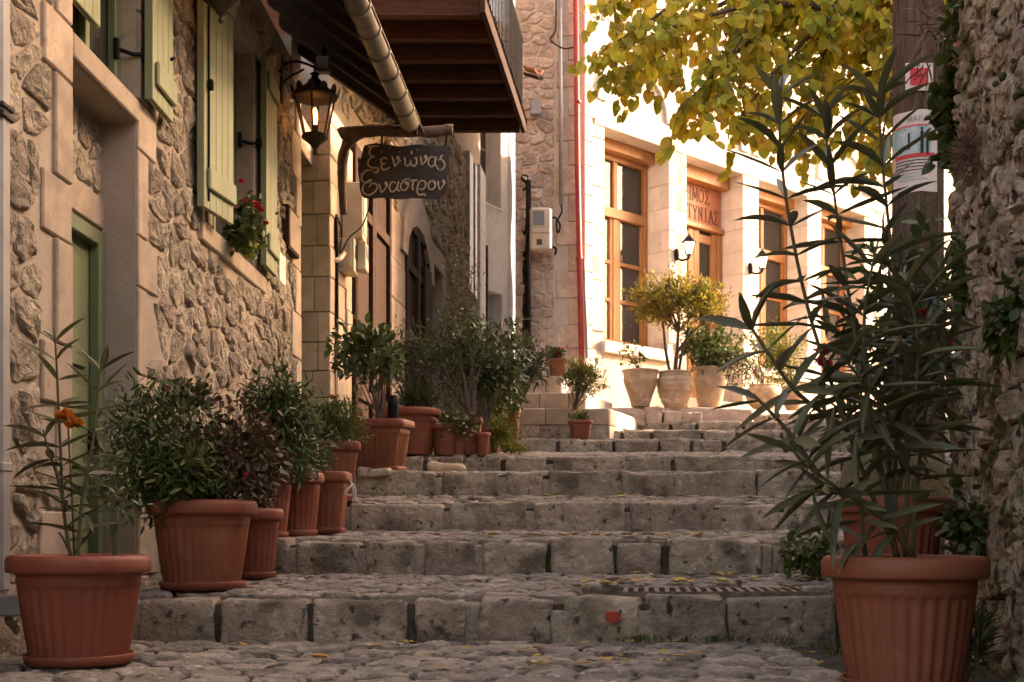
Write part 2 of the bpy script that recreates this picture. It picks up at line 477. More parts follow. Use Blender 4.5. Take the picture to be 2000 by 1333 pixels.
m_bulb2=M('lit_lamp_glass',(.9,.8,.6),None,emit_=((1.0,.78,.48),1.1))
m_letter=M('cream_lettering',(.50,.40,.29),(.40,.31,.22),30,.8)
m_sign=M('sign_board',(.030,.020,.016),(.05,.034,.026),10,.6,.3,30,stretch=(1,1,5))
m_osign=M('town_sign',(.50,.19,.105),(.45,.165,.09),5,.5,.05,30)
m_oletter=M('town_sign_letter',(.13,.055,.04),None,rough=.6)
m_reddot=M('red_paint',(.42,.06,.045),(.34,.05,.04),30,.9)
m_red=M('red_print',(.70,.06,.075),None,rough=.6)
m_ink=M('ink',(.03,.028,.03),None,rough=.7)
m_teal=M('teal_print',(.22,.42,.42),(.5,.6,.58),14,.8)
m_tile=M('roof_tile',(.36,.15,.085),(.28,.12,.07),6,.85,.3,30,var=.15)
m_rope=M('white_rope',(.55,.50,.43),None,rough=.9)
m_loose=M('loose_stone',(.55,.42,.27),(.45,.34,.22),7,.9,.6,30)
m_moss=M('moss',(.07,.08,.02),(.04,.05,.015),20,1,.8,60)

# foliage
m_tree_leaf=M('autumn_leaf',(.76,.55,.07),(.38,.42,.06),3.5,.55,spec=.25,var=.32,hue=.03,transl=.58,island=True)
m_tree_leaf1=M('autumn_leaf_single',(.76,.55,.07),(.38,.42,.06),3.5,.55,spec=.25,var=.32,hue=.03,transl=.58)
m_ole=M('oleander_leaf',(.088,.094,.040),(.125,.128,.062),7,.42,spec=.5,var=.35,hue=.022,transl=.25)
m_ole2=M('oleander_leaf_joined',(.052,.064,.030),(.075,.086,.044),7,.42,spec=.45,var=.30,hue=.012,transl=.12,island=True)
m_dkleaf=M('dark_leaf',(.058,.088,.028),(.088,.120,.040),9,.45,spec=.4,var=.35,hue=.02,transl=.15,island=True)
m_mdleaf=M('green_leaf',(.075,.105,.028),(.105,.135,.04),9,.5,spec=.35,var=.35,hue=.02,transl=.25,island=True)
m_olive=M('olive_leaf',(.095,.110,.055),(.062,.075,.034),9,.5,spec=.35,var=.3,hue=.01,transl=.15,island=True)
m_coleus=M('coleus_leaf',(.10,.040,.030),(.070,.068,.026),16,.5,spec=.35,var=.4,hue=.02,transl=.2,island=True)
m_yelleaf=M('yellow_shrub_leaf',(.30,.22,.035),(.13,.135,.03),5,.5,spec=.3,var=.35,hue=.03,transl=.4,island=True)
m_yelgrn=M('lime_leaf',(.16,.17,.03),(.10,.12,.025),9,.5,spec=.3,var=.3,hue=.02,transl=.35,island=True)
m_ivy=M('ivy_leaf',(.075,.10,.022),(.05,.07,.018),9,.45,spec=.4,var=.3,hue=.02,transl=.25,island=True)
m_dry=M('dry_grass',(.30,.18,.13),(.20,.12,.08),20,.9,var=.3,island=True)
m_grass=M('grass_blade',(.07,.09,.025),(.10,.11,.035),20,.6,var=.3,hue=.02,transl=.2,island=True)
m_fallen=M('fallen_leaf',(.40,.27,.05),(.28,.19,.05),14,.7,var=.35,hue=.03,transl=.15)
m_pinkfl=M('pink_petal',(.55,.07,.16),(.42,.04,.10),20,.6,transl=.25,var=.2,island=True)
m_redfl=M('red_petal',(.50,.03,.045),(.38,.02,.04),20,.6,transl=.25,var=.2,island=True)
m_orfl=M('orange_petal',(.62,.20,.025),(.5,.15,.02),20,.6,transl=.25,var=.15,island=True)
m_palefl=M('pale_petal',(.65,.36,.25),(.6,.42,.32),20,.6,transl=.25,var=.15,island=True)
m_whitefl=M('white_petal',(.75,.7,.6),None,rough=.6,transl=.25)

# pale midrib down the middle of each single oleander leaf
nt=m_ole.node_tree; bs_=nt.nodes['Principled BSDF']; src=bs_.inputs['Base Color'].links[0].from_socket
tc=nt.nodes.new('ShaderNodeTexCoord'); sp3=nt.nodes.new('ShaderNodeSeparateXYZ'); nt.links.new(tc.outputs['Generated'],sp3.inputs[0])
ab=nt.nodes.new('ShaderNodeMath'); ab.operation='SUBTRACT'; nt.links.new(sp3.outputs['Y'],ab.inputs[0]); ab.inputs[1].default_value=.5
ab2=nt.nodes.new('ShaderNodeMath'); ab2.operation='ABSOLUTE'; nt.links.new(ab.outputs[0],ab2.inputs[0])
mr_=nt.nodes.new('ShaderNodeMapRange'); nt.links.new(ab2.outputs[0],mr_.inputs['Value']); mr_.inputs['From Min'].default_value=.03; mr_.inputs['From Max'].default_value=.07; mr_.inputs['To Min'].default_value=.6; mr_.inputs['To Max'].default_value=0
mx_=nt.nodes.new('ShaderNodeMix'); mx_.data_type='RGBA'; nt.links.new(mr_.outputs[0],mx_.inputs['Factor']); nt.links.new(src,mx_.inputs[6]); mx_.inputs[7].default_value=(.22,.23,.13,1); nt.links.new(mx_.outputs[2],bs_.inputs['Base Color'])
# ------------------------------------------------------------------ foliage helpers
def leaf_tmpl(kind, bend=.15, fold=.18):
    """verts (x along, y across, z out) for a unit leaf, faces"""
    if kind=='lance': prof=[(0,.10),(.12,.60),(.34,1.0),(.62,.90),(.84,.50),(1,.0)]
    elif kind=='oval': prof=[(0,.1),(.25,.85),(.55,1.0),(.85,.5),(1,0)]
    elif kind=='heart': prof=[(-.10,.45),(.02,.90),(.25,1.05),(.52,.95),(.80,.52),(1,0)]
    elif kind=='blade': prof=[(0,.8),(.5,1.0),(1,0)]
    else: prof=[(0,.12),(.5,1.0),(1,0)]
    V=[];Fc=[]
    for i,(x,w) in enumerate(prof):
        z=-bend*x*x*(1.0); mx=x
        if kind=='heart' and i==0: mx=.06
        V+= [(mx,0,z),(x,.5*w,z+fold*.5*w),(x,-.5*w,z+fold*.5*w)]
    for i in range(len(prof)-1):
        a=3*i;b=3*(i+1)
        Fc+= [(a,b,b+1,a+1),(a,a+2,b+2,b)]
    return np.array(V,float),Fc

def basis(d,u):
    d=d/np.maximum(np.linalg.norm(d,axis=1,keepdims=True),1e-9)
    s=np.cross(u,d); l=np.linalg.norm(s,axis=1,keepdims=True)
    s=np.where(l>1e-6,s/np.maximum(l,1e-9),np.array([[1,0,0]]))
    return d,s,np.cross(d,s)

def leafcloud(name, parent, mat, kind, pos, dirs, ups, ln, wd, kind_tag='stuff', bend=.15, fold=.18):
    pos=np.asarray(pos,float); n=len(pos)
    T,Fc=leaf_tmpl(kind,bend,fold); k=len(T)
    d,s,u=basis(np.asarray(dirs,float),np.asarray(ups,float))
    ln=np.asarray(ln,float).reshape(-1,1,1)*np.ones((n,1,1)); wd=np.asarray(wd,float).reshape(-1,1,1)*np.ones((n,1,1))
    V=pos[:,None,:]+d[:,None,:]*(T[None,:,0:1]*ln)+s[:,None,:]*(T[None,:,1:2]*wd)+u[:,None,:]*(T[None,:,2:3]*ln*.6)
    V=V.reshape(-1,3); c=np.array(base_of(parent)) if parent is not None else np.array([0,0,0])
    Fa=np.array(Fc)[None,:,:]+(np.arange(n)*k)[:,None,None]; Fa=Fa.reshape(-1,4)
    ctr=(V.min(0)+V.max(0))/2
    me=bpy.data.meshes.new(name)
    me.vertices.add(len(V)); me.vertices.foreach_set('co',(V-ctr).ravel())
    me.loops.add(Fa.size); me.loops.foreach_set('vertex_index',Fa.ravel().astype(np.int32))
    me.polygons.add(len(Fa)); me.polygons.foreach_set('loop_start',(np.arange(len(Fa))*4).astype(np.int32))
    me.polygons.foreach_set('use_smooth',np.ones(len(Fa),bool))
    me.update(calc_edges=True); me.validate(); me.materials.append(mat)
    o=bpy.data.objects.new(name,me); COL.objects.link(o); o.parent=parent
    o.location=Vector(ctr-c); WL[o.name]=Vector(ctr)
    if kind_tag: o['kind']=kind_tag
    return o

LEAFMESH={}
def leaf_object(parent, mat, kind, p, d, u, ln, wd, rng, name='leaf'):
    v=rng.randrange(5); key=(kind,mat.name,v)
    if key not in LEAFMESH:
        T,Fc=leaf_tmpl(kind,[.02,.12,.25,.4,-.08][v],[.12,.25,.18,.3,.2][v])
        me=bpy.data.meshes.new(kind+'_leaf'); T=T.copy(); T[:,2]*=.6
        me.from_pydata(T.tolist(),[],Fc); me.materials.append(mat)
        me.polygons.foreach_set('use_smooth',[True]*len(me.polygons)); LEAFMESH[key]=me
    d=Vector(d).normalized(); s=Vector(u).cross(d)
    s=s.normalized() if s.length>1e-5 else d.orthogonal().normalized()
    n=d.cross(s)
    mt=Matrix((d*ln,s*wd,n*ln)).transposed().to_4x4()
    o=bpy.data.objects.new(name,LEAFMESH[key]); COL.objects.link(o); o.parent=parent
    mt.translation=Vector(p)-base_of(parent); o.matrix_local=mt
    return o

def rdir(rng): 
    while True:
        v=Vector((rng.uniform(-1,1),rng.uniform(-1,1),rng.uniform(-1,1)))
        if .05<v.length<1: return v.normalized()

def stems(parent, base, tips, mat, r0, rng, name='stem', fork=.45):
    m=MB()
    for t in tips:
        t=Vector(t); b=Vector(base)+Vector((rng.uniform(-1,1),rng.uniform(-1,1),0))*r0*2
        mid=b.lerp(t,fork)+Vector((rng.uniform(-.1,.1),rng.uniform(-.1,.1),.12))*(t-b).length*.5
        pts=smoothline([b,mid,t],4); k=len(pts)
        v,f=tube(pts,[r0*(1-.75*i/(k-1)) for i in range(k)],5,False); m.add(v,f)
    return m.out(name,mat,parent,True)

def bush(parent, mat, base, center, rad, nclump, nper, ll, lw, kind='oval', stem_mat=None, rng=R, up=.25, spread=.2, r0=.008, tips=14, name='foliage', shell=.5, gaps=None):
    """leaf clumps spread through an ellipsoid with stems from the base"""
    center=Vector(center); cl=[]
    while len(cl)<nclump:
        d=rdir(rng)*(rng.random()**shell)
        p=center+Vector((d.x*rad[0],d.y*rad[1],d.z*rad[2]))*rng.uniform(.82,1.12)
        if gaps and noise.noise(p*gaps)>.18: 
            if rng.random()<.75: continue
        cl.append(p)
    P=[];D=[];U=[];Ln=[]
    sr=spread*(rad[0]+rad[1]+rad[2])/3
    for c in cl:
        od=(c-center); od=Vector((od.x/rad[0],od.y/rad[1],od.z/rad[2])); od=od.normalized() if od.length>1e-6 else Vector((0,0,1))
        for _ in range(nper):
            o=Vector((rng.gauss(0,1),rng.gauss(0,1),rng.gauss(0,1)))*sr*.6
            d=(od*.7+rdir(rng)*.9+Vector((0,0,up))).normalized()
            P.append(c+o); D.append(d); U.append((rdir(rng)*.8+Vector((0,0,1))).normalized()); Ln.append(ll*rng.uniform(.65,1.25))
    Ln=np.array(Ln)
    leafcloud(name,parent,mat,kind,[tuple(p) for p in P],[tuple(p) for p in D],[tuple(p) for p in U],Ln,Ln*(lw/ll))
    if stem_mat: stems(parent,base,rng.sample(cl,min(tips,len(cl))),stem_mat,r0,rng)
    return cl

def flower_head(parent, mat, p, r, rng, n=12, name='flower'):
    P=[];D=[];U=[]
    for i in range(n):
        d=rdir(rng); d.z=abs(d.z)*.8+.1; d.y-=.3
        P.append(tuple(Vector(p))); D.append(tuple(d)); U.append(tuple(rdir(rng)+Vector((0,0,.5))))
    return leafcloud(name,parent,mat,'oval',P,D,U,[r]*n,[r*.8]*n,kind_tag=None)
# ------------------------------------------------------------------ ground and stepped street
O('ground',[(-120,-60,-.35),(120,-60,-.35),(120,200,-.35),(-120,200,-.35)],[(0,1,2,3)],m_ground,kind='structure')
LW=lambda Y:-2.3+.024*Y            # face of the guesthouse wall at depth Y
# (front Y, bottom z, top z)
STEPS=[(5.78,.035,.235),(7.5,.29,.49),(9.2,.55,.75),(10.4,.85,1.05),(11.6,1.09,1.25),(13.5,1.41,1.56),(14.8,1.62,1.76),(15.95,1.83,1.96),(17.2,2.04,2.17)]
TREAD=[(2.2,-.03)]+[(s[0],s[2]) for s in STEPS]
ENDZ=[s[1] for s in STEPS]+[2.75]
ENDY=[s[0] for s in STEPS]+[24.0]
def gz(Y):
    for (y0,z0),y1,z1 in zip(TREAD,ENDY,ENDZ):
        if y0<=Y<y1: return z0+(z1-z0)*(Y-y0)/(y1-y0)
    return TREAD[0][1]
def left_edge(Y): return LW(Y)+.005 if Y<12 else -1.845+.1*(Y-12.3)+.005
def right_edge(Y): return 1.62+.211*(Y-4.2)-.02 if Y<6 else min(3.4+.25*(Y-6), .96+.72/.694*(Y-16.5)-.05 if Y>17.2 else 9)
rs=random.Random(21)
step_labels=['lowest stone step with the red paint dot','second stone step up, behind the iron drain grate','third stone step up from the lower landing','fourth stone step up, below the loose pale stone','fifth stone step up, where the round terracotta pots stand','sixth stone step up, with the small succulent pot','seventh step up beside the stone podium','eighth step up below the clay jars','topmost stone step by the clay jars']
STEP_OBJ=[]
for i,(y0,z0) in enumerate(TREAD):
    y1,z1=ENDY[i],ENDZ[i]
    nm='landing' if i==0 else ('stone_step' if i<9 else 'stone_step')
    ye=min(y1,y0+30)+.12
    xs=[left_edge(y0+.01)-.15, right_edge(y0+.01)+.3]; xe=[left_edge(min(ye,24))-.15, right_edge(min(ye,17.1))+.3]
    if i>=9: xe=[-.5,9]; xs=[-1.3,9]
    bed=.028
    V=[(xs[0],y0+.05,-.3),(xs[1],y0+.05,-.3),(xe[1],ye,-.3),(xe[0],ye,-.3),(xs[0],y0+.05,z0-bed),(xs[1],y0+.05,z0-bed),(xe[1],ye,z1-bed),(xe[0],ye,z1-bed)]
    s=O(nm,V,BF,m_dirt,kind='structure'); STEP_OBJ.append(s)
    if i: s['label']=step_labels[i-1]
    else: s['label']='cobbled lower landing of the stepped street'
    # riser blocks
    if i>0:
        zb=ENDZ[i-1]; L,Rr=left_edge(y0)+.02, right_edge(y0)
        if i==9: L,Rr=1.4,5.5
        x=L; k=0; blocks=[]
        lens={1:[.37,.37,.44,.47,.30,.41,.42,.37,.53],2:[.4,.36,.42,.35,.37,.42,.41,.30,.62],3:[.4,.41,.76,.62,.735,.66,.5],4:[.7,.7,.54,.38,.66,.52,.6]}.get(i)
        while x<Rr-.1:
            w=(lens[k] if lens and k<len(lens) else rs.uniform(.34,.74)); w=min(w,Rr-x)
            if Rr-x-w<.15: w=Rr-x
            g=rs.choice([.014,.03,.05,.06])
            a=(x+g/2,y0+rs.uniform(-.02,.02),zb-.06); b=(x+w-g/2,y0+(rs.uniform(.17,.2) if i==1 else rs.uniform(.24,.34)),z0+rs.uniform(-.022,.014)+.004)
            v,f=chunk(a,b,.024,6,.021 if i<6 else .014,5.5,seed=rs.uniform(0,50)); blocks.append((v,f)); 
            if g>.03 and i<6:   # small packing stone in the joint
                v,f=chunk((x+w-g*.5-.012,y0+.012,zb-.03),(x+w+g*.5+.012,y0+.13,z0-rs.uniform(.015,.07)),.012,4,.012,14,seed=rs.uniform(0,50)); O('packing_stone',v,f,m_pack,s,True)
            x+=w; k+=1
        emit(blocks,'riser_stone',m_step,s)
    # cobbles on the tread
    yf=y0+(.27 if i else 1.3); depth=y1-yf
    L,Rr=left_edge(y0)+.03,right_edge(min(y0+.5,17))-.02
    if i>=9: L,Rr,depth=.9,4.5,2.2
    su,sv=(.21,.13) if i<5 else (.26,.2)
    cl=cells((L,yf,Rr,yf+depth-.015),su,sv,rng=rs,jit=.45)
    ps=[]
    sl=(z1-z0)/(y1-y0)
    T=lambda p,z0=z0,y0=y0,sl=sl:Vector((p[0],p[2],z0+sl*(p[2]-y0)+p[1]-.014))
    for c in cl:
        if i==1 and max(p[0] for p in c)>.46 and min(p[0] for p in c)<1.58 and min(p[1] for p in c)<6.5: continue
        v,f=stone(c,.009,rs.uniform(.008,.028),T,rs,n0=-.05,rough=.011,rnd=1,slope=.8); ps.append((v,[q[::-1] for q in f]))
    emit(ps,'cobble',m_cobble,s,limit=(230 if i<4 else 60),smooth=(i>3))
# red paint dot on the lowest riser
p=PX(1196,1205,5.74)
pts=[(.034*math.cos(a)*(1+.18*math.sin(3*a+1)),.030*math.sin(a)*(1+.15*math.cos(2*a))) for a in [k*2*math.pi/20 for k in range(20)]]
O('paint_dot',[(p.x+a,p.y-.030,p.z+b) for a,b in pts]+[(p.x+a,p.y+.03,p.z+b) for a,b in pts],[tuple(range(20))]+[(k,20+k,20+(k+1)%20,(k+1)%20) for k in range(20)],m_reddot,STEP_OBJ[1])
# iron drain grate let into the first tread
g0,g1,gy0,gy1=.52,1.52,5.985,6.44
gr=E('drain_grate',(1.1,6.26,gz(6.26)),'rusty iron drain grate with slanted bars let into the tread','grate')
zt=gz(6.26)+.004
for a,b in (((g0,gy0-.02,zt-.03),(g1,gy0,zt+.003)),((g0,gy1,zt-.03),(g1,gy1+.02,zt+.003))): B('side_rail',a,b,m_grate,gr)
B('sump',(g0,gy0,zt-.12),(g1,gy1,zt-.10),m_dark,gr)
x=g0+.02
bar=None
while x<g1-.09:
    sh=.05
    V=[(x,gy0,zt-.02),(x+.022,gy0,zt-.02),(x+.022+sh,gy1,zt-.02),(x+sh,gy1,zt-.02),(x,gy0,zt+.005),(x+.022,gy0,zt+.005),(x+.022+sh,gy1,zt+.005),(x+sh,gy1,zt+.005)]
    if bar is None: bar=O('bar',V,BF,m_grate,gr); x0b=x
    else:
        o=bar.copy(); COL.objects.link(o); o.location.x=bar.location.x+(x-x0b)
    x+=.052
# ------------------------------------------------------------------ stone guesthouse
W1=Wall((-2.3,0),(.024,1),(1,-.024))
h1=E('stone_guesthouse',(-3.5,7.5,0),'rubble stone guesthouse with pale green shutters and doors','house')
ra=random.Random(5)
UE=11.66
holes=[(5.98,-.3,6.96,2.86),(5.98,2.99,6.96,4.40),(8.52,2.65,9.75,4.33)]
wall_boxes((2.0,-.3,UE,4.9),holes,-.5,0,W1).out('wall',m_mortar,h1)
quo=[]      # (u0,z0,u1,z1)
zs=[(-.05,.30,1),(.30,.65,0),(.65,1.15,1),(1.15,1.44,0),(1.44,1.94,1),(1.94,2.23,0),(2.23,2.72,1),(2.72,3.0,0),(3.0,3.5,1),(3.5,3.8,0),(3.8,4.4,1)]
def qb(u0,z0,u1,z1,n0=-.2,n1=.022,r=.008,mat=None,nm='quoin'):
    quo.append((min(u0,u1),z0,max(u0,u1),z1))
    v,f=bevel_box((u0+.004,n0,z0+.004),(u1-.004,n1+ra.uniform(-.004,.004),z1-.004),r,W1); return O(nm,v,f,mat or m_ashlar,h1)
for a,b,nar in zs:
    qb(6.96,a,6.96+(.18 if nar else .34)+ra.uniform(-.02,.02),b)
    qb(5.98-(.19 if nar else .36)+ra.uniform(-.02,.02),a,5.98,b)
qb(5.98,2.86,6.96,2.99,n0=-.3,n1=.03,nm='window_sill')
qb(5.9,4.40,7.05,4.62,nm='lintel')
# door recess under the sill: stones, lintel and the green door
W1b=Wall((-2.5,0),(.024,1),(1,-.024))
wall_boxes((5.9,2.24,7.05,2.88),[],-.1,0,W1b).out('recess_wall',m_mortar,h1)
v,f=bevel_box((5.97,-.05,2.26),(6.97,.02,2.43),.006,W1b); O('lintel',v,f,m_ashlar,h1)
for c in cells((6.0,2.44,6.95,2.85),.22,.2,rng=ra): 
    v,f=stone(c,.012,.02,W1b,ra); O('field_stone',v,f,m_rubble,h1,True)
dr=B('door',(5.98,-.06,-.05),(6.96,-.03,2.24),m_green,h1,T=W1b)
for a,b in (((5.985,-.03,-.05),(6.07,.03,2.235)),((6.87,-.03,-.05),(6.955,.03,2.235)),((6.07,-.03,2.15),(6.87,.03,2.235))): B('frame',a,b,m_green,dr,.006,W1b)
for z0,z1 in ((.15,.75),(.9,1.35),(1.45,2.05)):
    B('panel',(6.14,-.028,z0),(6.46,-.012,z1),m_green,dr,.006,W1b); B('panel',(6.50,-.028,z0),(6.80,-.012,z1),m_green,dr,.006,W1b)
B('handle',(6.82,-.02,1.0),(6.85,.03,1.12),m_black,dr,.006,W1b)
# windows
def window(u0,z0,u1,z1,dep,parent,T,fr=.07,mat=m_green,rails=(.5,),mull=True):
    w=B('window',(u0,-dep-.05,z0),(u1,-dep-.03,z1),m_glass,parent,T=T)
    B('room_dark',(u0,-dep-.36,z0),(u1,-dep-.34,z1),m_dark,w,T=T)
    B('curtain',(u0+fr,-dep-.10,z0),(u0+(u1-u0)*.45,-dep-.09,z1),m_curtain,w,T=T)
    e=.003
    for a,b in (((u0+e,-dep-.03,z0+e),(u0+fr,-dep+.02,z1-e)),((u1-fr,-dep-.03,z0+e),(u1-e,-dep+.02,z1-e)),((u0+fr,-dep-.03,z0+e),(u1-fr,-dep+.02,z0+fr)),((u0+fr,-dep-.03,z1-fr),(u1-fr,-dep+.02,z1-e))): B('frame',a,b,mat,w,.006,T)
    if mull: B('mullion',((u0+u1)/2-.03,-dep-.03,z0+fr),((u0+u1)/2+.03,-dep+.012,z1-fr),mat,w,.005,T)
    for r_ in rails: 
        zr=z0+(z1-z0)*r_; B('glazing_bar',(u0+fr,-dep-.028,zr-.014),(u1-fr,-dep+.006,zr+.014),mat,w,.004,T)
    return w
window(5.98,2.99,6.96,4.40,.10,h1,W1,.09)
window(8.52,2.66,9.75,4.33,.14,h1,W1,.08)
def shutter(u0,u1,z0,z1,na,nb,parent,T,boards=4,battens=(.12,.9)):
    """leaf running from offset na at u0 to nb at u1"""
    def S(p):  # p=(s along 0..w, t thickness, z)
        w=u1-u0; k=p[0]/w; return T(Vector((u0+p[0]-(nb-na)/w*p[1]*0, na+(nb-na)*k+p[1], p[2])))
    w=u1-u0; s=B('shutter',(0,0,z0),(w,.016,z1),m_green_l,parent,T=S)
    for i in range(boards):
        a=w*i/boards; b=w*(i+1)/boards
        B('board',(a+.002,.016,z0+.001),(b-.002,.032,z1-.001),m_green_l,s,.004,S)
    for k in battens:
        zc=z0+(z1-z0)*k; B('batten',(.05,.033,zc-.07),(w-.005,.058,zc+.07),m_green_l,s,.008,S)
    B('edge_strip',(-.004,-.012,z0-.001),(.012,.036,z1+.001),m_green_l,s,.003,S)
    return s
sh=shutter(6.96,7.38,3.0,4.36,.065,.058,h1,W1)
sh=shutter(9.79,10.27,2.67,4.33,.075,.06,h1,W1)
sh=shutter(8.02,8.52,2.67,4.33,.065,.135,h1,W1,5)
B('iron_rod',(.06,.040,2.72),(.072,.05,4.3),m_black,sh,T=lambda p:W1(Vector((8.02+p[0],.068+p[1],p[2]))))
B('rod_latch',(.045,.04,3.45),(.085,.075,3.52),m_black,sh,.008,T=lambda p:W1(Vector((8.02+p[0],.068+p[1],p[2]))))
sh=shutter(5.99,6.45,3.19,4.36,-.045,-.045,h1,W1,4,(.28,.9))
def hinge(u,z,reach):
    h=O('shutter_hinge',*tube([W1(Vector((u-.06,-.08,z))),W1(Vector((u,.0,z-.01))),W1(Vector((u+reach,.06,z+.01)))],.012,6),m_black,h1,True)
    B('hinge_plate',(u-.075,-.09,z-.06),(u-.05,-.06,z+.06),m_black,h,.006,W1)
    B('hinge_lug',(u+reach-.03,.03,z-.03),(u+reach+.05,.075,z+.04),m_black,h,.008,W1)
hinge(6.93,3.25,.06); hinge(9.74,3.63,.05); hinge(9.74,2.85,.05)
for u,z in ((7.32,3.36),(10.2,3.18),(8.1,2.78)):
    O('shutter_catch',*tube([W1(Vector((u,.0,z))),W1(Vector((u,.1,z))),W1(Vector((u+.03,.105,z+.02)))],.01,6),m_black,h1,True)
# window two: sill, jambs, lintel
qb(8.22,2.50,9.1,2.645,n0=-.3,n1=.035,nm='window_sill'); qb(9.1,2.50,10.15,2.645,n0=-.3,n1=.035,nm='window_sill')
for a,b,k in ((2.65,3.1,0),(3.1,3.6,1),(3.6,3.95,0),(3.95,4.33,1)):
    qb(9.75,a,9.75+(.2 if k else .12),b); qb(8.52-(.2 if k else .12),a,8.52,b)
qb(8.35,4.33,9.15,4.56,nm='lintel'); qb(9.15,4.33,9.95,4.56,nm='lintel')
# end quoins beside the second recess
for j,z in enumerate(np.arange(.9,4.8,.42)):
    qb(UE-(.42 if j%2 else .24),float(z),UE,float(z)+.42,n0=-.45)
rub=[]
for c in cells((4.3,-.05,UE-.01,4.75),.235,.175,holes=quo+holes,rng=ra,jit=.7):
    rub.append(stone(c,.011,ra.uniform(.012,.040),W1,ra,rough=.016,slope=1.0))
emit(rub,'field_stone',m_rubble,h1,smooth=False)
# second recess with green door at the far end of the house
W1c=Wall((-2.52,0),(.024,1),(1,-.024))
wall_boxes((11.6,.8,12.5,5.2),[(11.68,.8,12.42,4.2)],-.12,0,W1c).out('recess_wall',m_mortar,h1)
d2=B('door',(11.66,-.06,.9),(12.34,-.02,4.2),m_green,h1,T=W1c)
B('frame',(11.67,-.02,.9),(11.76,.09,4.19),m_green,d2,.006,W1c)
qb(11.63,4.2,12.4,4.55,n0=-.5,n1=.0,nm='lintel')
# eave: rafters, boards, gutter and roof
gut=lambda Y:-1.08+(Y-8.5)*.064
def eave(Y,t,dz=0):   # t 0 at the gutter, 1 at the wall
    x0=gut(Y); x1=LW(Y)-.05; return Vector((x0+(x1-x0)*t,Y,4.26+.82*t+dz))
V=[eave(2,-.03,.10),eave(11.75,-.03,.10),eave(11.75,1.0,.10),eave(2,1,.10)]+[eave(2,-.03,.13),eave(11.75,-.03,.13),eave(11.75,1,.13),eave(2,1,.13)]
O('soffit_boarding',V,BF,m_dwood,h1)
V=[eave(1.9,.05,.132),eave(11.85,.05,.132),Vector((-6.0,11.85,7.9)),Vector((-6.0,1.9,7.9))]
V=V+[v+Vector((0,0,.09)) for v in V]; O('roof',V,BF,m_tile,h1)
V=[eave(1.9,-.06,.20),eave(11.85,-.06,.20)]
for Y in np.arange(6.2,11.7,.48):
    Y=float(Y); a=eave(Y,0,0);b=eave(Y,1,0); c=Vector((.0,.09,0)); d=Vector((0,0,.11))
    O('rafter',[a,b,b+c,a+c,a+d,b+d,b+c+d,a+c+d],BF,m_dwood,h1)
a0,a1=Vector((gut(7.0),7.0,4.23)),Vector((gut(11.05),11.05,4.23))
def trough(a,b,r,t=.004,k=10):
    d=(b-a).normalized(); x=Vector((0,0,1)).cross(d).normalized()*-1; V=[];Fc=[]
    for P_ in (a,b):
        for rr in (r,r-t):
            for i in range(k+1):
                an=math.pi*i/k; V.append(P_+x*math.cos(an)*rr-Vector((0,0,1))*math.sin(an)*rr)
    n=k+1
    for i in range(k):
        Fc.append((i,2*n+i,2*n+i+1,i+1)); Fc.append((n+i,n+i+1,3*n+i+1,3*n+i))
        Fc.append((i,i+1,n+i+1,n+i)); Fc.append((2*n+i,3*n+i,3*n+i+1,2*n+i+1))
    Fc+= [(0,n,3*n,2*n),(k,2*n+k,3*n+k,n+k)]
    return V,Fc
gt=O('gutter',*trough(a0,a1,.085),m_zinc,h1,True)
for Y in np.arange(7.3,11.05,.42):
    Y=float(Y); p=Vector((gut(Y),Y,4.23)); O('gutter_bracket',*trough(p,p+Vector((.003,.03,0)),.094,.008),m_zinc,gt,True)
O('gutter_end_cap',*trough(a1,a1+(a1-a0).normalized()*.006,.088,.085),m_zinc,gt,True)
O('gutter_bead',*tube([a0+Vector((.088,0,.004)),a1+Vector((.088,0,.004))],.009,6),m_zinc,gt,True)
# grey downpipe at the near end
dp=E('downpipe',(-2.1,5.1,0),'grey square downpipe running up the near end of the guesthouse','pipe')
def dpT(p): return Vector((-2.20+p[0],5.05+p[1],p[2]))
B('pipe',(0,0,.30),(.105,.09,4.6),m_greypipe,dp,.012,dpT)
B('pipe_joint',(-.005,-.006,.80),(.11,.096,.84),m_greypipe,dp,.006,dpT)
B('clamp',(-.012,-.012,2.26),(.118,.10,2.285),m_iron,dp,.004,dpT); B('clamp',(-.012,-.012,2.30),(.118,.10,2.32),m_iron,dp,.004,dpT)
B('outlet_shoe',(.0,-.03,.205),(.20,.10,.29),m_greypipe,dp,.008,dpT)

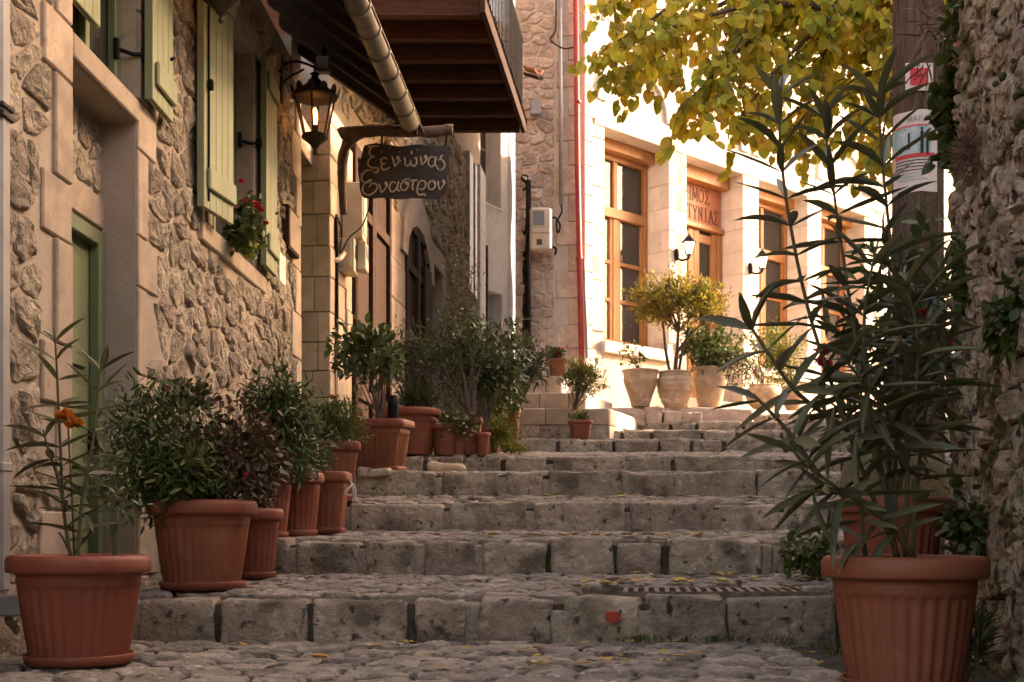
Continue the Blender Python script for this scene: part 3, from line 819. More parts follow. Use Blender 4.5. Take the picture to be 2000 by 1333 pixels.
# hanging lanterns on wall brackets
def lantern(p, wall_u, label):
    """p: bottom finial; hung from a bracket on the guesthouse wall"""
    L=E('wall_lantern',p,label,'lantern','wrought iron lanterns on the guesthouse wall'); p=Vector(p)
    n=8; body=MB()
    hb,ht,rb,rt=.16,.50,.105,.185
    ang=[2*math.pi*(k+.5)/6 for k in range(6)]
    ring=lambda r,z:[p+Vector((r*math.cos(a),r*math.sin(a),z)) for a in ang]
    b0,b1=ring(rb,hb),ring(rt,ht)
    for k in range(6):
        O('glass_pane',[b0[k],b0[(k+1)%6],b1[(k+1)%6],b1[k]],[(0,1,2,3)],m_lglass,L)
        O('glazing_bar',*tube([b0[k],b1[k]],.009,5),m_iron,L)
    v,f=lathe([(.008,0),(.02,.012),(.012,.03),(.016,.05),(.03,.06),(.045,.085),(.115,.14),(.12,.155),(.11,.17)],12,p); O('base',v,f,m_iron,L,True)
    v,f=lathe([(.19,.49),(.205,.50),(.205,.525),(.17,.545),(.10,.60),(.055,.635),(.06,.65),(.035,.67),(.03,.70),(.045,.71),(.01,.73)],12,p); O('roof_cap',v,f,m_iron,L,True)
    for k in range(12):
        a=2*math.pi*k/12; d=Vector((math.cos(a),math.sin(a),0)); t=Vector((-math.sin(a),math.cos(a),0)); c=p+d*.205+Vector((0,0,.52))
        O('crown_leaf',[c-t*.04,c+t*.04,c+t*.03+d*.012+Vector((0,0,.045)),c+d*.02+Vector((0,0,.065)),c-t*.03+d*.012+Vector((0,0,.045))],[(0,1,2,3,4)],m_iron,L)
    O('bulb_holder',*lathe([(.028,.16),(.028,.25),(.02,.26)],10,p,cap_top=True),m_rough_wood,L,True)
    O('bulb',*lathe([(.016,.262),(.024,.30),(.024,.36),(.015,.40),(.004,.41)],10,p,cap_top=True),m_bulb,L,True)
    wallp=W1(Vector((wall_u,.0,p.z+.74)))
    O('bracket_arm',*tube(smoothline([wallp,wallp.lerp(p+Vector((0,0,.80)),.5)+Vector((0,0,.03)),p+Vector((0,0,.77))],4),.012,6),m_iron,L,True)
    O('bracket_scroll',*tube(smoothline([wallp+Vector((0,0,-.22)),wallp+Vector((.06,0,-.12)),wallp.lerp(p+Vector((0,0,.74)),.7)],5),.009,6),m_iron,L,True)
    O('hanger',*tube([p+Vector((0,0,.72)),p+Vector((0,0,.79))],.012,6),m_iron,L,True)
    B('wall_plate',(wall_u-.04,.0,p.z+.42),(wall_u+.04,.04,p.z+.86),m_iron,L,.008,W1)
lantern(PX(615,302,10.85),10.75,'lit iron lantern on a bracket beside the hanging sign')
lantern(PX(432,46,7.62),7.62,'lantern of which only the bottom finial shows at the top edge')
# floodlight box above the lantern
fl=E('floodlight',PX(632,118,10.9),'small beige floodlight box above the lit lantern','lamp'); c=PX(632,128,10.95)
B('housing',(c.x-.06,c.y-.05,c.z-.07),(c.x+.06,c.y+.05,c.z+.07),m_zinc,fl,.012); B('arm',(c.x-.02,c.y+.05,c.z),(c.x+.02,c.y+.09,c.z+.5),m_iron,fl)
# plaques on the wall
pl=B('wall_plaque',(10.86,.0,3.05),(11.32,.07,3.44),m_dwood,None,.006,W1); tag(pl,'small dark wooden plaque on the wall beside the green shutter','plaque')
B('plaque_face',(10.89,.07,3.08),(11.29,.076,3.41),m_ashlar,pl,.002,W1)
pc=B('notice_card',(10.66,.01,2.72),(10.92,.03,2.98),m_paper,None,.003,W1); tag(pc,'small white card fixed to the wall below the plaque','card')
# ------------------------------------------------------------------ second house (brown doors, balcony)
W2=Wall((-1.845,12.3),(.0995,.995),(.995,-.0995))
def u2(x): # photo column -> u on that wall
    Y=3.075/(.1-(x-1000)/F); return (Y-12.3)/.995
h2=E('stone_townhouse',(-3,17,1),'stone townhouse with brown doors under the iron balcony','house')
rb=random.Random(11)
u_end=12.35
D1=(u2(684),.9,u2(756),4.75); D2=(u2(787),1.2,u2(833),4.75); D3=(u2(838),2.6,u2(862),4.60)
hol2=[D1,D2,D3]
wall_boxes((.05,.6,u_end,5.9),hol2,-.6,0,W2).out('wall',m_mortar,h2)
wall_boxes((0,5.9,u_end,9.5),[],-.6,-.02,W2).out('upper_wall',m_mortar,h2)
q2=[]
def qb2(u0,z0,u1,z1,n1=.025,n0=-.3,nm='quoin'):
    q2.append((u0,z0,u1,z1)); v,f=bevel_box((u0+.004,n0,z0+.004),(u1-.004,n1+rb.uniform(-.006,.006),z1-.004),.008,W2); O(nm,v,f,m_ashlar,h2)
z=.9
while z<4.9:          # corner blocks
    hh=rb.uniform(.26,.44); w_=rb.uniform(.10,.16); qb2(.002,z,rb.uniform(.45,.8),z+hh,n0=-w_); qb2(.004,z,.3,z+hh,n0=-.28,n1=-w_-.004); z+=hh
z=.9; k=0
while z<4.3:
    hh=rb.uniform(.4,.65); qb2(D1[2],z,D1[2]+.45,z+hh,n1=.03); qb2(D1[2]+.45,z,D2[0],z+hh,n1=.03); qb2(D1[0]-.25,z,D1[0],z+hh); z+=hh; k+=1
z=1.2
while z<3.9:
    hh=rb.uniform(.4,.6); qb2(D2[2],z,D2[2]+.22,z+hh); z+=hh
qb2(D1[0]-.2,4.75,D1[2]+.3,5.1,nm='lintel')
# arch head over the second door
for k in range(7):
    a0=math.pi*(1-k/7); a1=math.pi*(1-(k+1)/7); cu=(D2[0]+D2[2])/2; r0=(D2[2]-D2[0])/2; cz=4.75-.55
    poly=[(cu+r0*math.cos(a0),cz+r0*.62*math.sin(a0)),(cu+r0*math.cos(a1),cz+r0*.62*math.sin(a1)),(cu+(r0+.35)*math.cos(a1),cz+(r0+.45)*.75*math.sin(a1)),(cu+(r0+.35)*math.cos(a0),cz+(r0+.45)*.75*math.sin(a0))]
    v,f=prism(poly,-.3,.07,W2); O('arch_stone',v,f,m_ashlar,h2)
q2.append((D2[0]-.4,4.0,D2[2]+.4,5.25))
qb2(D3[0]-.1,4.60,D3[2]+.35,4.95,nm='lintel'); qb2(D3[2],3.2,D3[2]+.35,4.6)
ps=[stone(c,.012,rb.uniform(.03,.08),W2,rb,rough=.022) for c in cells((.6,.9,u_end,7.2),.30,.17,holes=q2+hol2,rng=rb)]
emit(ps,'field_stone',m_cream,h2,limit=260,smooth=False)
# doors
def bdoor(D,dep,leaf,label):
    d=B('door',(D[0],-dep-.05,D[1]),(D[2],-dep,D[3]+.0),m_bdoor,h2,T=W2); w=(D[2]-D[0])/leaf
    for i in range(leaf):
        a=D[0]+w*i
        B('leaf_stile',(a+.004,-dep,D[1]),(a+.10,-dep+.05,D[3]),m_bdoor,d,.006,W2); B('leaf_stile',(a+w-.10,-dep,D[1]),(a+w-.004,-dep+.05,D[3]),m_bdoor,d,.006,W2)
        for zz in (D[1],D[1]+1.1,D[3]-.7,D[3]-.12): B('rail',(a+.10,-dep,zz),(a+w-.10,-dep+.045,zz+.12),m_bdoor,d,.006,W2)
    d['label']=label
bdoor(D1,-.012,2,'tall brown double door behind the meter boxes'); bdoor(D2,-.012,2,'brown door in the arched opening')
sh=B('shutter',(D2[2]-.55,.03,D2[1]+.2),(D2[2]+.02,.08,D2[3]-.4),m_bdoor,h2,.006,W2)
w3=window(D3[0],D3[1],D3[2],D3[3],.22,h2,W2,.07,m_bdoor,(.35,.7),False)
# tall grey window shutters and thin cladding strip at the far end
for x0,x1,z0,z1 in ((907,914,4.9,7.4),(918,922,4.9,7.4)):
    B('grey_shutter',(u2(x0),.0,z0),(u2(x1),.10,z1),m_greypipe,h2,.01,W2)
for k in range(14):
    z0=4.2+k*.24; B('cladding_board',(u2(926),.02,z0),(u2(937),.12,z0+.232),m_white,h2,.004,W2)
O('rain_pipe',*tube([W2(Vector((u_end-.15,.1,2.2))),W2(Vector((u_end-.15,.1,6.2)))],.06,8),m_black,h2,True)
# roof, unseen above the frame
V=[W2(Vector((-.3,.5,9.5))),W2(Vector((u_end+.3,.5,9.5))),W2(Vector((u_end+.3,-5,11.6))),W2(Vector((-.3,-5,11.6)))]
O('roof',V+[v+Vector((0,0,.12)) for v in V],BF,m_tile,h2)
V=[W2(Vector((.002,-5,.2))),W2(Vector((.002,-.6,.2))),W2(Vector((.002,-.6,9.5))),W2(Vector((.002,-5,9.5)))]
O('end_wall',V+[v+Vector((.02,.2,0)) for v in V],BF,m_mortar,h2)
# ---- balcony
bal=E('iron_balcony',(-.8,13.6,5.56),'dark timber balcony on joists with a black iron railing','balcony')
bx=lambda Y:-.285+(Y-11.94)*.1185      # outer edge
bl=lambda Y:-1.86+.1*(Y-12.3)          # wall side
ys=[11.94+.575*k for k in range(7)]
for k,Y in enumerate(ys):
    t=.10; hgt=.17
    V=[(bl(Y),Y,5.56),(bx(Y)-.03,Y,5.56),(bx(Y)-.03,Y+t,5.56),(bl(Y),Y+t,5.56)]
    O('joist',V+[(a,b,c+hgt) for a,b,c in V],BF,m_dwood,bal)
    V=[(bl(Y),Y-.012,5.555),(bx(Y)-.03,Y-.012,5.555),(bx(Y)-.03,Y-.002,5.555),(bl(Y),Y-.002,5.555)]
Y=11.9
while Y<15.55:
    V=[(bl(Y),Y,5.735),(bx(Y)+.05,Y,5.735),(bx(Y)+.05,Y+.135,5.735),(bl(Y),Y+.135,5.735)]
    O('deck_board',V+[(a,b,c+.03) for a,b,c in V],BF,m_dwood,bal); Y+=.14
V=[(bx(11.9)-.02,11.9,5.58),(bx(11.9)+.03,11.9,5.58),(bx(15.55)+.03,15.55,5.58),(bx(15.55)-.02,15.55,5.58)]
O('edge_beam',V+[(a,b,c+.15) for a,b,c in V],BF,m_dwood,bal)
def rail(z,r,nm):
    O(nm,*tube([(bl(11.93),11.93,z),(bx(11.93),11.93,z),(bx(15.5),15.5,z),(bl(15.5),15.5,z)],r,6),m_black,bal)
rail(5.83,.013,'bottom_rail'); rail(6.72,.02,'top_rail')
bb=O('baluster',*tube([(bx(11.93),11.93,5.77),(bx(11.93),11.93,6.72)],.0075,5,False),m_black,bal)
def balu(x,y):
    o=bb.copy(); COL.objects.link(o); o.location=bb.location+Vector((x-bx(11.93),y-11.93,0))
Y=12.05
while Y<15.5: balu(bx(Y),Y); Y+=.12
x=bl(11.93)+.1
while x<bx(11.93)-.05: balu(x,11.93); x+=.12
x=bl(15.5)+.1
while x<bx(15.5)-.05: balu(x,15.5); x+=.12

# ---- electricity meter boxes on the corner
def meter(name,p0,p1,label,win=True,mat=m_beige,cable=None,grp='electricity meter boxes'):
    b=B(name,p0,p1,mat,None,.008); tag(b,label,'meter box',grp)
    x0,y0,z0=p0;x1,y1,z1=p1; w=x1-x0;h=z1-z0
    return b
c=PX(682,465,12.75)
b=meter('meter_box',(-1.76,12.72,3.58),(-1.545,13.05,4.16),'tall beige meter box at the top, partly behind the hanging sign')
B('door_panel',(-1.545,12.76,3.64),(-1.535,13.01,4.10),m_beige,b,.004)
b=meter('meter_box',(-1.79,12.62,3.22),(-1.62,12.95,3.56),'beige meter box below the tall one, nearest the wall')
B('dial_window',(-1.62,12.68,3.36),(-1.612,12.85,3.50),m_glass,b,.003); B('cover',(-1.77,12.605,3.26),(-1.65,12.62,3.52),m_beige,b,.004)
b=meter('meter_box',(-1.612,12.78,3.27),(-1.52,13.02,3.56),'small beige meter box on the street side of the lower pair')
B('dial_window',(-1.52,12.82,3.40),(-1.513,12.97,3.52),m_glass,b,.003)
cb=E('wall_cables',PX(655,640,12.5),'loose black cables and white conduit hanging below the meter boxes','cables')
O('conduit',*tube(smoothline([PX(640,510,12.45),PX(660,508,12.5),PX(672,495,12.6)],5),.03,8),m_beige,cb,True)
O('cable',*tube(smoothline([PX(656,420,12.5),PX(658,600,12.5),PX(655,800,12.5)],5),.02,6),m_black,cb,True)
O('cable',*tube(smoothline([PX(724,395,12.4),PX(708,440,12.45),PX(682,465,12.5),PX(664,495,12.5),PX(668,455,12.5),PX(660,425,12.5)],6),.007,5),m_black,cb,True)
O('cable',*tube(smoothline([PX(652,690,12.48),PX(646,740,12.45),PX(650,790,12.45),PX(656,770,12.45),PX(657,680,12.45)],6),.008,5),m_rope,cb,True)

# ---- hanging wooden sign
sg=E('hanging_sign',PX(790,400,12.0),'wavy dark wooden sign with cream Greek lettering hung from a branch','sign')
YS=11.85
def sp(x,y,dy=0): return PX(690+x/8.333,250+y/8.333,YS+dy)
out=[(180,290),(300,258),(420,256),(560,275),(700,298),(820,300),(950,280),(1080,272),(1200,284),(1350,293),(1480,285),(1555,290),(1580,370),(1560,470),(1555,600),(1540,720),(1520,830),(1535,900),(1535,960),(1500,1060),(1430,1130),(1330,1170),(1200,1165),(1080,1150),(950,1150),(820,1165),(650,1160),(480,1140),(330,1155),(210,1150),(150,1120),(120,1050),(100,960),(100,870),(85,780),(75,650),(110,520),(140,430),(160,340)]
outs=smoothline([Vector((a,b,0)) for a,b in out]+[Vector((out[0][0],out[0][1],0))],2)[:-1]
k=len(outs); V=[sp(p.x,p.y) for p in outs]+[sp(p.x,p.y,.045) for p in outs]
bd=O('board',V,[tuple(range(k))[::-1],tuple(range(k,2*k))]+[(i,(i+1)%k,k+(i+1)%k,k+i) for i in range(k)],m_sign,sg)
LET=[[[(240,315),(300,300),(420,298)],[(330,303),(280,340),(262,390),(275,440),(310,472),(352,468)],[(350,470),(280,492),(240,545),(240,600),(280,642),(340,652),(390,652),(405,685),(385,722),(350,730),(332,703)]],
 [[(545,515),(520,490),(470,500),(450,540),(470,580),(520,580)],[(512,580),(465,602),(455,640),(480,680),(540,675),(592,640)]],
 [[(628,468),(655,540),(670,630)],[(670,630),(722,580),(742,520),(733,475),(708,492),(728,525),(775,542)]],
 [[(812,502),(836,500),(840,560),(852,610),(890,622),(925,585),(935,535)],[(935,545),(945,605),(985,625),(1022,590),(1032,530),(1015,487),(998,515)],[(952,400),(944,432)]],
 [[(1093,470),(1105,540),(1110,612)],[(1110,612),(1162,560),(1192,500),(1178,460),(1158,488),(1203,505)]],
 [[(1322,482),(1270,470),(1230,510),(1218,570),(1238,620),(1282,632),(1322,580),(1348,470)],[(1345,480),(1325,560),(1340,620),(1365,632)]],
 [[(1462,465),(1440,450),(1418,490),(1450,532),(1482,572),(1482,630),(1442,682),(1390,684),(1362,648)],[(1385,525),(1428,508)]],
 [[(302,700),(230,688),(160,740),(133,810),(150,870),(200,892),(262,880),(296,850),(262,848),(210,890)],[(210,888),(162,940),(150,1010),(180,1070),(250,1096),(330,1060),(385,990),(380,930),(330,905),(280,922),(258,970)]],
 [[(413,908),(435,980),(455,1056)],[(455,1056),(512,1000),(546,930),(534,890),(510,905),(555,955)]],
 [[(692,902),(640,880),(600,920),(588,990),(620,1042),(672,1020),(712,960),(738,868)],[(735,880),(715,960),(730,1022),(760,1032)]],
 [[(918,832),(850,840),(800,880),(768,950),(790,1010),(840,1016),(882,970),(892,910),(860,880),(843,905),(870,922),(912,905)]],
 [[(918,882),(950,860),(1042,858)],[(985,865),(965,930),(958,1000),(990,1006)]],
 [[(1050,960),(1060,900),(1110,863),(1166,880),(1177,930),(1150,985),(1110,1006),(1072,990)],[(1060,915),(1038,1000),(1048,1070),(1090,1097),(1150,1080),(1182,1112)]],
 [[(1332,882),(1280,860),(1235,890),(1218,950),(1240,1000),(1290,1002),(1332,950),(1337,890),(1308,880),(1322,912)]],
 [[(1378,868),(1385,940),(1400,1012)],[(1400,1012),(1452,960),(1482,890),(1470,863),(1452,882),(1498,902)]]]
for gl in LET:
    m=MB()
    for st in gl:
        pts=smoothline([Vector((a,b,0)) for a,b in st],4); q=[sp(p.x,p.y,-.002) for p in pts]; n=len(q)
        m.add(*tube(q,[.0085*(.75+.25*math.sin(math.pi*i/(n-1))) for i in range(n)],5))
    m.out('letter',m_letter,bd,True)
for a,b,r in ((460,395,.010),(600,325,.010),(760,390,.010),(950,388,.014),(1045,360,.010),(115,750,.008)):
    c=sp(a,b,-.001); O('painted_star',[c+Vector((r*(1 if k%2 else .45)*math.cos(k*math.pi/4),-.001,r*(1 if k%2 else .45)*math.sin(k*math.pi/4))) for k in range(8)],[tuple(range(8))],m_letter,bd)
rw=random.Random(3)
def branch(pts,rad,nm):
    pts=smoothline(pts,5); n=len(pts)
    rr=[rad[0]+(rad[1]-rad[0])*i/(n-1)+rw.uniform(-.006,.006) for i in range(n)]
    return O(nm,*tube([p+Vector((0,0,rw.uniform(-.006,.006))) for p in pts],rr,10),m_rough_wood,sg,True)
branch([PX(664,262,11.9),PX(700,258,11.87),PX(760,256,11.87),PX(820,258,11.87),PX(884,254,11.87)],(.062,.050),'branch_arm')
branch([PX(672,420,12.1),PX(668,360,12.05),PX(670,310,12.0),PX(682,275,11.95),PX(716,256,11.9)],(.036,.058),'branch_post')
for x in (746,872):
    O('hook',*tube([PX(x,262,11.87),PX(x,275,11.87),PX(x-2,284,11.87)],.010,6),m_black,sg,True)

# ------------------------------------------------------------------ whitewashed house behind
O3=W2(Vector((u_end,0,0))); W3=Wall((O3.x-.45,O3.y-.78),(.5,.866),(.866,-.5))
h3=E('white_house',(-.3,25,2),'whitewashed house end with a small casement window','house')
NI=(.75,4.2,1.72,5.4); WI=(.2,7.15,1.68,9.0)
uw=2.05
wall_boxes((-.6,1.5,uw,11),[NI,WI],-.7,0,W3).out('wall',m_white,h3)
# softly rounded corner, slightly uneven
m=MB(); n=26
pts=[W3(Vector((uw+.02*math.sin(k*1.3),-.06+.03*math.sin(k*.9),1.5+9.5*k/(n-1)))) for k in range(n)]
v,f=tube(pts,[.10+.02*math.sin(k*.7) for k in range(n)],10); O('rounded_corner',v,f,m_white,h3,True)
B('niche_back',(NI[0]-.02,-.40,NI[1]-.02),(NI[2]+.02,-.30,NI[3]+.02),m_white,h3,T=W3)
ww=window(WI[0],WI[1],WI[2]-.01,WI[3],.30,h3,W3,.07,m_white,(.66,),True)
B('pale_sheet',(WI[0]+.08,-.345,WI[1]+.05),(WI[2]-.08,-.335,WI[3]-.05),m_palegloss,ww,T=W3)  # pale sheet behind the panes turns the window whitish
B('sill',(WI[0]-.05,-.3,WI[1]-.05),(WI[2]+.03,.03,WI[1]-.002),m_white,h3,.01,W3)
# iron gate and sloped white parapet
gt_=E('iron_gate',PX(1022,650,16.7),'black wrought iron gate beside the whitewashed house','gate')
ga,gb=PX(1010,650,16.9),PX(1032,650,16.4)
zg0,zg1=2.5,PX(1032,360,16.4).z
for p_,nm,r in ((gb,'gate_post',.035),(ga,'gate_stile',.02)): O(nm,*tube([Vector((p_.x,p_.y,zg0)),Vector((p_.x,p_.y,zg1+(0 if nm=='gate_stile' else .05)))],r,8),m_black,gt_,True)
for z in (2.7,3.6,zg1-.02,zg1-.9): O('cross_rail',*tube([Vector((ga.x,ga.y,z)),Vector((gb.x,gb.y,z))],.016,6),m_black,gt_)
for k in range(1,7):
    p_=ga.lerp(gb,k/7); O('gate_bar',*tube([Vector((p_.x,p_.y,2.5)),Vector((p_.x,p_.y,zg1-.9))],.011,5),m_black,gt_)
for k in range(8):
    z=2.75+k*.27; a=ga.lerp(gb,.1);b=ga.lerp(gb,.9)
    O('scroll',*tube(smoothline([Vector((a.x,a.y,z)),ga.lerp(gb,.35)+Vector((0,0,z-ga.z+.12)),ga.lerp(gb,.65)+Vector((0,0,z-ga.z-.05)),Vector((b.x,b.y,z+.14))],3),.012,5),m_black,gt_)
O('gate_brace',*tube([Vector((ga.x-.02,ga.y,zg1+.32)),Vector((gb.x,gb.y,zg1-.02))],.02,6),m_black,gt_)
O('gate_curl',*tube([Vector((gb.x-.05,gb.y,zg1+.08))+Vector((.045*math.cos(t),0,.045*math.sin(t))) for t in [k*.6 for k in range(11)]],.010,5),m_black,gt_)
# ------------------------------------------------------------------ town hall with wooden windows
CR=(.96,16.5)
W4=Wall(CR,(.72,.694),(.694,-.72))
h4=E('town_hall',(3.5,19.5,1.7),'sunlit pale stone town hall with varnished wooden windows and door','building')
rc=random.Random(17)
ZH=6.05
OP=[(.40,3.14,1.80,ZH),(2.20,2.5,3.61,ZH),(4.02,3.14,5.42,ZH),(5.85,3.14,7.25,ZH)]
UT=13.0
wall_boxes((0,1.2,UT,10.5),OP,-.55,0,W4).out('wall',m_facade_m,h4)
W5=Wall((CR[0]-.012,CR[1]+.006),(-.985,.17),(-.17,-.985))
wall_boxes((0,1.2,.92,10.5),[],-.55,0,W5).out('end_wall',m_facade_m,h4)
q4=[]
def fb(T,u0,z0,u1,z1,n0,n1,mat,nm,g=.005,lst=None):
    if lst is not None: lst.append((u0,z0,u1,z1))
    v,f=bevel_box((u0+g,n0,z0+g),(u1-g,n1,z1-g),.008,T); return O(nm,v,f,mat,h4)
# blocks of the deep jambs and the piers between the openings
for k,o in enumerate(OP):
    z=1.9 if k!=1 else 2.5; j=0
    while z<ZH-.02:
        hh=min(rc.uniform(.30,.36),ZH-z)
        if ZH-z-hh<.12: hh=ZH-z
        s=.22 if j%2 else .0
        if z>=o[1]-.05 and k<3:
            # far jamb seen in shade: two blocks deep, joints broken
            w=.22 if j%2 else .13
            fb(W4,o[2]-.012,z,o[2]+.30,z+hh,-w,.02,m_facade,'jamb_block'); fb(W4,o[2]-.010,z,o[2]+.2,z+hh,-.46,-w,m_facade,'jamb_block')
            fb(W4,o[0]-.26,z,o[0]+.012,z+hh,-.46,.02,m_facade,'jamb_block')
        z+=hh; j+=1
    fb(W4,o[0]-.2,ZH,o[2]+.2,ZH+.34,-.5,.024,m_facade,'lintel',lst=q4)
    if k<4: fb(W4,o[0]-.05,o[1]-.17,o[2]+.05,o[1],-.5,.07,m_facade,'window_sill')
    q4.append((o[0]-.27,1.9,o[2]+.31,ZH))
    # relieving arch ring above
    cu=(o[0]+o[2])/2; r0=(o[2]-o[0])/2-.05
    for t in range(9):
        a0,a1=math.pi*(1-t/9),math.pi*(1-(t+1)/9)
        poly=[(cu+r0*math.cos(a0),ZH+.36+r0*.95*math.sin(a0)),(cu+r0*math.cos(a1),ZH+.36+r0*.95*math.sin(a1)),(cu+(r0+.2)*math.cos(a1),ZH+.36+(r0*.95+.2)*math.sin(a1)),(cu+(r0+.2)*math.cos(a0),ZH+.36+(r0*.95+.2)*math.sin(a0))]
        v,f=prism(poly,-.05,.045,W4); O('arch_stone',v,f,m_facade,h4)
    q4.append((o[0]-.2,ZH+.3,o[2]+.2,ZH+1.3))
# corner quoins on both faces
z=1.6;j=0
while z<9.5:
    hh=rc.uniform(.30,.40)
    fb(W4,-.0,z,.34 if j%2 else .16,z+hh,-.2,.02,m_facade,'quoin',lst=q4)
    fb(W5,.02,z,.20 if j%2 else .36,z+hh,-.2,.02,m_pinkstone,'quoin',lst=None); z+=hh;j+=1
ps=[stone(c,.010,rc.uniform(.008,.03),W4,rc,rough=.012) for c in cells((.02,1.7,8.2,8.8),.33,.24,holes=q4,rng=rc)]
emit(ps,'face_stone',m_facade,h4,limit=150)
ps=[stone(c,.009,rc.uniform(.010,.04),W5,rc,rough=.016) for c in cells((.38,1.7,.915,9.0),.21,.145,rng=rc,jit=.3)]
emit(ps,'field_stone',m_pinkstone,h4,limit=200,smooth=False)
# joinery
def town_window(o,dep=.42):
    w=B('window',(o[0],-dep-.02,o[1]),(o[2],-dep-.01,o[3]),m_glass,h4,T=W4)
    B('room_dark',(o[0]-.1,-1.6,o[1]),(o[2]+.1,-1.55,o[3]),m_dark,w,T=W4)
    B('blind',(o[0]+.05,-dep-.10,o[1]+2.05),(o[2]-.05,-dep-.09,o[3]-.05),m_curtain,w,T=W4)
    B('head_board',(o[0],-dep+.0,o[3]-.16),(o[2],-.24,o[3]-.004),m_owood,w,.006,W4)
    e=.008; tr=o[1]+(o[3]-o[1])*.66
    def bar(a,b,n=-dep+.05,nm='frame'): B(nm,(a[0],-dep-.03,a[1]),(b[0],n,b[1]),m_owood,w,.006,W4)
    bar((o[0]+e,o[1]+.002),(o[0]+.09,o[3]-.165)); bar((o[2]-.09,o[1]+.002),(o[2]-e-.008,o[3]-.165))
    bar((o[0]+.09,o[1]+.002),(o[2]-.09,o[1]+.12)); bar((o[0]+.09,tr-.07),(o[2]-.09,tr+.07),-dep+.07,'transom'); bar((o[0]+.09,o[3]-.24),(o[2]-.09,o[3]-.165))
    cu=(o[0]+o[2])/2; bar((cu-.06,o[1]+.12),(cu+.06,tr-.07),-dep+.04,'mullion'); bar((cu-.04,tr+.07),(cu+.04,o[3]-.24),-dep+.03,'mullion')
    for t in (.33,.64): 
        z=o[1]+.12+(tr-.07-o[1]-.12)*t
        for a,b in ((o[0]+.09,cu-.06),(cu+.06,o[2]-.09)): bar((a,z-.028),(b,z+.028),-dep+.02,'glazing_bar')
    for s in (o[0]+.09,cu+.06):
        bar((s,o[1]+.12),(s+.05,tr-.07),-dep+.025,'sash'); 
    for s in (cu-.11,o[2]-.14): bar((s,o[1]+.12),(s+.05,tr-.07),-dep+.025,'sash')
    return w
for k in (0,2,3): town_window(OP[k])
o=OP[1]; dep=.42
td=B('door',(o[0],-dep-.02,o[1]),(o[2],-dep-.01,o[3]),m_glass,h4,T=W4)
B('room_dark',(o[0]-.1,-1.6,o[1]),(o[2]+.1,-1.55,o[3]),m_dark,td,T=W4)
B('head_board',(o[0],-dep,o[3]-.2),(o[2],-.22,o[3]-.004),m_owood,td,.006,W4)
zs0=5.27
B('sign_shelf',(o[0],-dep,zs0-.10),(o[2]-.01,-dep+.10,zs0-.02),m_owood,td,.01,W4)
sb=B('sign_panel',(o[0]+.01,-dep-.005,zs0-.01),(o[2]-.02,-dep+.03,o[3]-.21),m_osign,td,.004,W4)
for a,b in ((o[0]+.01,o[0]+.12),(o[2]-.13,o[2]-.02)): B('frame',(a,-dep-.03,o[1]),(b,-dep+.06,zs0-.11),m_owood,td,.006,W4)
cu=(o[0]+o[2])/2
for a,b in ((o[0]+.12,cu-.005),(cu+.005,o[2]-.13)):
    for s0,s1 in ((a,a+.13),(b-.13,b)): B('door_stile',(s0,-dep-.02,o[1]),(s1,-dep+.035,zs0-.115),m_owood,td,.006,W4)
    for z in (o[1],o[1]+.75,o[1]+1.5,zs0-.29): B('door_rail',(a+.13,-dep-.02,z),(b-.13,-dep+.03,z+.13),m_owood,td,.006,W4)
# lettering on the town sign: stroke letters with small serifs
GL={'Δ':[[(0,0),(.42,1),(.84,0),(0,0)]],'Η':[[(.1,0),(.1,1)],[(.75,0),(.75,1)],[(.1,.5),(.75,.5)]],'Μ':[[(.05,0),(.12,1),(.45,.15),(.78,1),(.86,0)]],
 'Ο':[[(.43+.40*math.cos(t),.5+.5*math.sin(t)) for t in [k*math.pi/8 for k in range(17)]]],'Σ':[[(.72,.82),(.70,1),(.08,1),(.45,.52),(.08,0),(.72,0),(.76,.18)]],'Γ':[[(.15,0),(.15,1),(.70,1),(.70,.82)]],
 'Ρ':[[(.15,0),(.15,1),(.5,1),(.68,.88),(.68,.62),(.5,.48),(.15,.48)]],'Τ':[[(.42,0),(.42,1)],[(.02,.85),(.02,1),(.82,1),(.82,.85)]],'Υ':[[(.42,0),(.42,.48),(.08,1)],[(.42,.48),(.78,1)]],
 'Ν':[[(.12,0),(.12,1),(.74,0),(.74,1)]],'Ι':[[(.4,0),(.4,1)]],'Α':[[(.02,0),(.42,1),(.82,0)],[(.18,.36),(.66,.36)]],'S':[[(.7,.85),(.5,1),(.2,.95),(.15,.7),(.65,.4),(.65,.1),(.4,0),(.1,.15)]],'-':[[(.1,.5),(.7,.5)]]}
def letters(text,u0,z0,adv,h,wd,place,mat,parent,serif=True,r=None):
    for i,ch in enumerate(text):
        if ch==' ': continue
        m=MB(); base=u0+i*adv
        for st in GL[ch]:
            pts=[(base+x*adv*.92,z0+y*h) for x,y in st]
            for (a,b),(c,d) in zip(pts[:-1],pts[1:]):
                L_=math.hypot(c-a,d-b); thin=.6 if abs(d-b)<.2*h else 1.0
                nx,ny=-(d-b)/L_*wd*thin,(c-a)/L_*wd*thin
                q=[(a+nx,b+ny),(a-nx,b-ny),(c-nx,d-ny),(c+nx,d+ny)]
                m.add([place(u,z,0) for u,z in q]+[place(u,z,1) for u,z in q],BF)
            if serif and ch not in 'ΟΣ':
                for (a,b) in (pts[0],pts[-1]):
                    if abs(b-z0)<.02*h or abs(b-z0-h)<.02*h:
                        q=[(a-wd*2.6,b-wd*.35),(a+wd*2.6,b-wd*.35),(a+wd*2.6,b+wd*.35),(a-wd*2.6,b+wd*.35)]
                        m.add([place(u,z,0) for u,z in q]+[place(u,z,1.1) for u,z in q],BF)
        m.out('letter',mat,parent)
pl4=lambda u,z,s:W4(Vector((u,-dep+.031+.006*s,z)))
